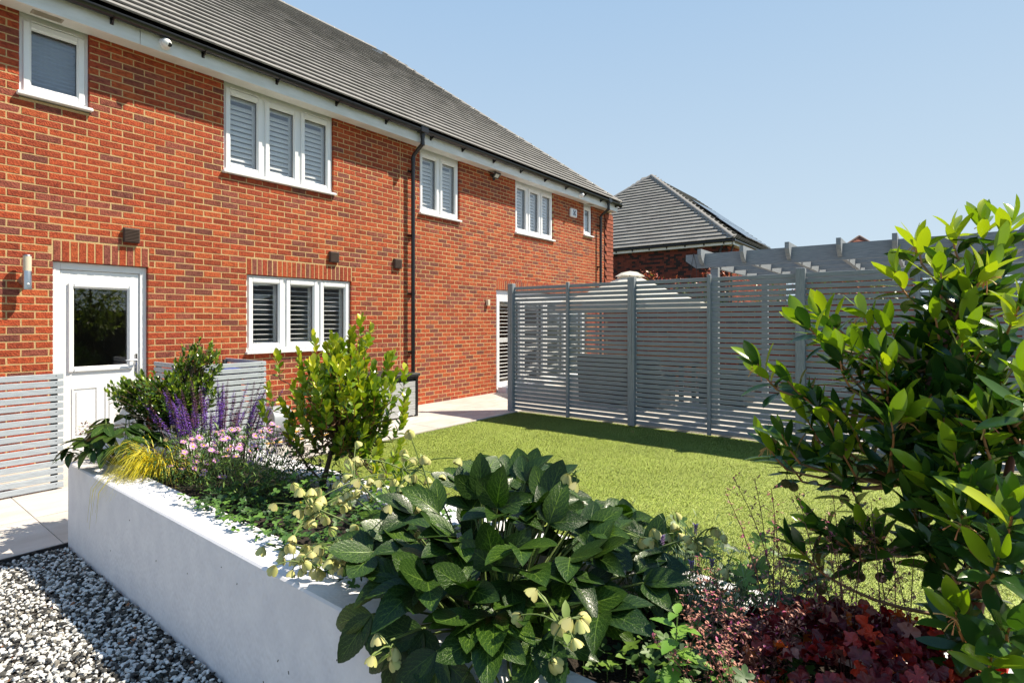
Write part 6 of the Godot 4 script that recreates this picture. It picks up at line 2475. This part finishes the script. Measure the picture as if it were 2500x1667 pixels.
func nettles() -> void:
	var spots := [[Vector3(1.30, 0.50, 6.06), "bright green nettle growing among the hellebore leaves"], [Vector3(1.40, 0.50, 6.39), "bright green nettle growing beside the red heuchera"]]
	for e in spots:
		var n := thing("nettle", e[1], "plant", e[0], "nettles in the planter")
		var st := MB.new()
		st.col = Color(0.14, 0.22, 0.05)
		st.tube([Vector3(0, -0.05, 0), Vector3(-0.01, 0.08, 0.0), Vector3(-0.015, 0.24, 0.01)], [0.003, 0.0026, 0.0015], 5)
		put(st, "stem", M.tint, n)
		var list := []
		for k in 7:
			var y := 0.235 - 0.032 * k
			for s in 2:
				var an := k * PI / 2 + s * PI + rr(-0.2, 0.2)
				var d := Vector3(cos(an), 0.45 - 0.13 * k, sin(an)).normalized()
				list.append([aim(Vector3(-0.012, y, 0.005), d, Vector3.UP, 0.050 + 0.012 * minf(k, 4)), rng.randi() % 2, rng.randi() % 2])
		foliage(n, [leaf_tpl(1, 0.55, 14, 0.2, 0.25, 0.35, 0.20), leaf_tpl(1, 0.5, 14, 0.3, 0.35, 0.35, 0.22)], [Color(0.11, 0.24, 0.025), Color(0.16, 0.30, 0.035)], list, leaf_mat(0.5, Color(0.7, 0.75, 0.35)))

func heuchera() -> void:
	var base := Vector3(1.69, 0.47, 6.78)
	var h := thing("heuchera", "mound of crinkled maroon and orange-red heuchera leaves with airy seed stalks", "plant", base)
	var list := []
	for k in 860:
		var a := rr(0, TAU)
		var r := sqrt(rng.randf())
		var p := Vector3(cos(a) * r * 0.27, 0, sin(a) * r * 0.36)
		p.y = 0.06 + 0.16 * (1.0 - r * r) + rr(-0.05, 0.05)
		var nn := (Vector3(p.x * 1.2, 0.45, p.z * 1.2) + Vector3(rr(-1.0, 0.7), rr(-0.2, 0.3), rr(-0.8, 0.8))).normalized()
		var d := nn.cross(Vector3(rr(-1, 1), rr(-1, 1), rr(-1, 1))).normalized()
		var q := rng.randf()
		list.append([aim(p, d, nn, rr(0.016, 0.030)), 0 if q < 0.38 else (1 if q < 0.62 else (2 if q < 0.77 else (3 if q < 0.91 else 4))), rng.randi() % 4])
	foliage(h, [lobed_tpl(7, 0.14, 0.40, 11), lobed_tpl(7, 0.17, 0.5, 12), lobed_tpl(9, 0.16, 0.45, 13), lobed_tpl(7, 0.15, 0.55, 14)], [Color(0.11, 0.011, 0.018), Color(0.26, 0.020, 0.024), Color(0.36, 0.15, 0.12), Color(0.54, 0.045, 0.016), Color(0.64, 0.15, 0.02)], list, leaf_mat(0.42, Color(0.75, 0.5, 0.3)))
	var tp := leaf_tpl(1, 0.5, 2, 0.5, 0.1)
	for k in 46:
		var foot: Vector3
		var hh := rr(0.28, 0.50)
		var tall := k >= 22
		if tall:
			foot = Vector3(rr(-0.05, 0.26), 0.05, rr(-0.28, 0.10))
		else:
			foot = Vector3(rr(-0.33, -0.05), 0.02, rr(-0.42, -0.16))
			hh = rr(0.18, 0.30)
		var lean := Vector3(rr(-0.10, 0.10), 0, rr(-0.12, 0.08))
		var mb := MB.new()
		mb.col = Color(0.09, 0.03, 0.025)
		var pts := []
		for j in 6:
			var t := j / 5.0
			pts.append(lean * t * t + Vector3(0, hh * t, 0))
		mb.tube(pts, [0.0016, 0.0015, 0.0013, 0.0012, 0.001, 0.0007], 4)
		var warm := Color(0.36, 0.15, 0.10) if not tall else Color(0.28, 0.13, 0.085)
		for j in 20:
			var t := lerpf(0.3, 1.0, j / 19.0)
			var q := lean * t * t + Vector3(0, hh * t, 0)
			var an := j * 2.4 + rr(-0.3, 0.3)
			var l := rr(0.02, 0.05) * (1.25 - t * 0.8)
			var e := q + Vector3(cos(an), 0.5, sin(an)) * l
			mb.col = Color(0.12, 0.04, 0.03)
			mb.tube([q, e], [0.0006, 0.0004], 3, false)
			for f in 4:
				var cc := warm * rr(0.7, 1.35) if rng.randf() < 0.85 else Color(0.35, 0.05, 0.13)
				mb.add(tp, aim(q.lerp(e, 0.35 + 0.22 * f), Vector3(rr(-1, 1), rr(-0.2, 1), rr(-1, 1)).normalized(), Vector3.UP, rr(0.008, 0.013)), cc)
		put(mb, "seed_stalk", M.tint, h, T(foot.x, foot.y, foot.z))

func weeds() -> void:
	var base := Vector3(1.72, 0.46, 6.22)
	var g := thing("leafy_weeds", "soft green weeds filling the bed between hellebore and heuchera", "plant", base)
	var list := []
	for k in 700:
		var p := Vector3(rr(-0.36, 0.40), 0, rr(-0.16, 0.42))
		p.y = 0.03 + rng.randf() * (0.17 + 0.06 * sin(p.x * 9.0))
		if p.x > 0.10 and k % 2 == 0:
			p.x = rr(0.16, 0.42)
		if p.x > 0.18:
			p.y = 0.085 + rng.randf() * 0.16
		var nn := Vector3(rr(-0.7, 0.3), 1.0, rr(-0.4, 0.7)).normalized()
		list.append([aim(p, Vector3(rr(-1, 1), rr(-0.2, 0.5), rr(-1, 1)).normalized(), nn, rr(0.022, 0.042)), rng.randi() % 4, rng.randi() % 3])
	foliage(g, [leaf_tpl(1, 0.5, 5, 0.2, 0.2, 0.4), leaf_tpl(1, 0.4, 5, 0.3, 0.3, 0.4), lobed_tpl(5, 0.5, 0.15, 22)], [Color(0.045, 0.10, 0.02), Color(0.075, 0.155, 0.025), Color(0.13, 0.23, 0.035), Color(0.03, 0.07, 0.018)], list, leaf_mat(0.5, Color(0.65, 0.68, 0.3)))
	var st := MB.new()
	st.col = Color(0.10, 0.17, 0.04)
	for k in 40:
		var p: Vector3 = list[k * 10][0].origin
		branch(st, Vector3(minf(p.x, 0.17), 0, p.z), p, 0.0015, 0.001, 0.0, 4)
	put(st, "stems", M.tint, g)

func lavender() -> void:
	var base := Vector3(1.88, 0.47, 6.24)
	var l := thing("lavender", "grey-green lavender with a few purple flower heads at the lawn side", "plant", base)
	var mb := MB.new()
	var tp := leaf_tpl(1, 0.09, 2, 0.1, 0.1)
	for k in 230:
		var foot := Vector3(rr(-0.14, 0.10), 0.02, rr(-0.18, 0.30))
		var h := rr(0.12, 0.28)
		var lean := Vector3(rr(-0.06, 0.09), 0, rr(-0.06, 0.06)) + foot * 0.5
		mb.col = Color(0.13, 0.18, 0.08)
		mb.tube([foot, foot + lean * 0.5 + Vector3(0, h * 0.5, 0), foot + lean + Vector3(0, h, 0)], [0.0012, 0.001, 0.0006], 3, false)
		for j in 9:
			var t := 0.2 + 0.8 * j / 8.0
			var d := Vector3(rr(-1, 1), 0.9, rr(-1, 1)).normalized()
			mb.add(tp, aim(foot + lean * t * t + Vector3(0, h * t, 0), d, Vector3.UP, rr(0.025, 0.042)), Color(0.15, 0.22, 0.10) * rr(0.7, 1.3))
	stuff(put(mb, "foliage", leaf_mat(0.6, Color(0.4, 0.4, 0.3)), l))
	for p in [Vector3(0.06, 0.27, 0.03), Vector3(-0.03, 0.24, -0.05), Vector3(-0.08, 0.20, 0.06), Vector3(0.0, 0.19, 0.10)]:
		var f := MB.new()
		for k in 26:
			var t := k / 25.0
			var an := k * 2.4
			var d := Vector3(cos(an), 0.5 + t, sin(an)).normalized()
			f.add(leaf_tpl(1, 0.6, 2, 0.3, 0.2), aim(Vector3(0, t * 0.028, 0), d, Vector3.UP, 0.009 + 0.008 * t), Color(0.10, 0.06, 0.12).lerp(Color(0.36, 0.24, 0.48), t))
		f.col = Color(0.13, 0.18, 0.08)
		f.tube([Vector3(0, 0, 0), Vector3(0, -0.15, 0)], [0.001, 0.0012], 4)
		put(f, "flower_head", M.tint, l, T(p.x, p.y, p.z))
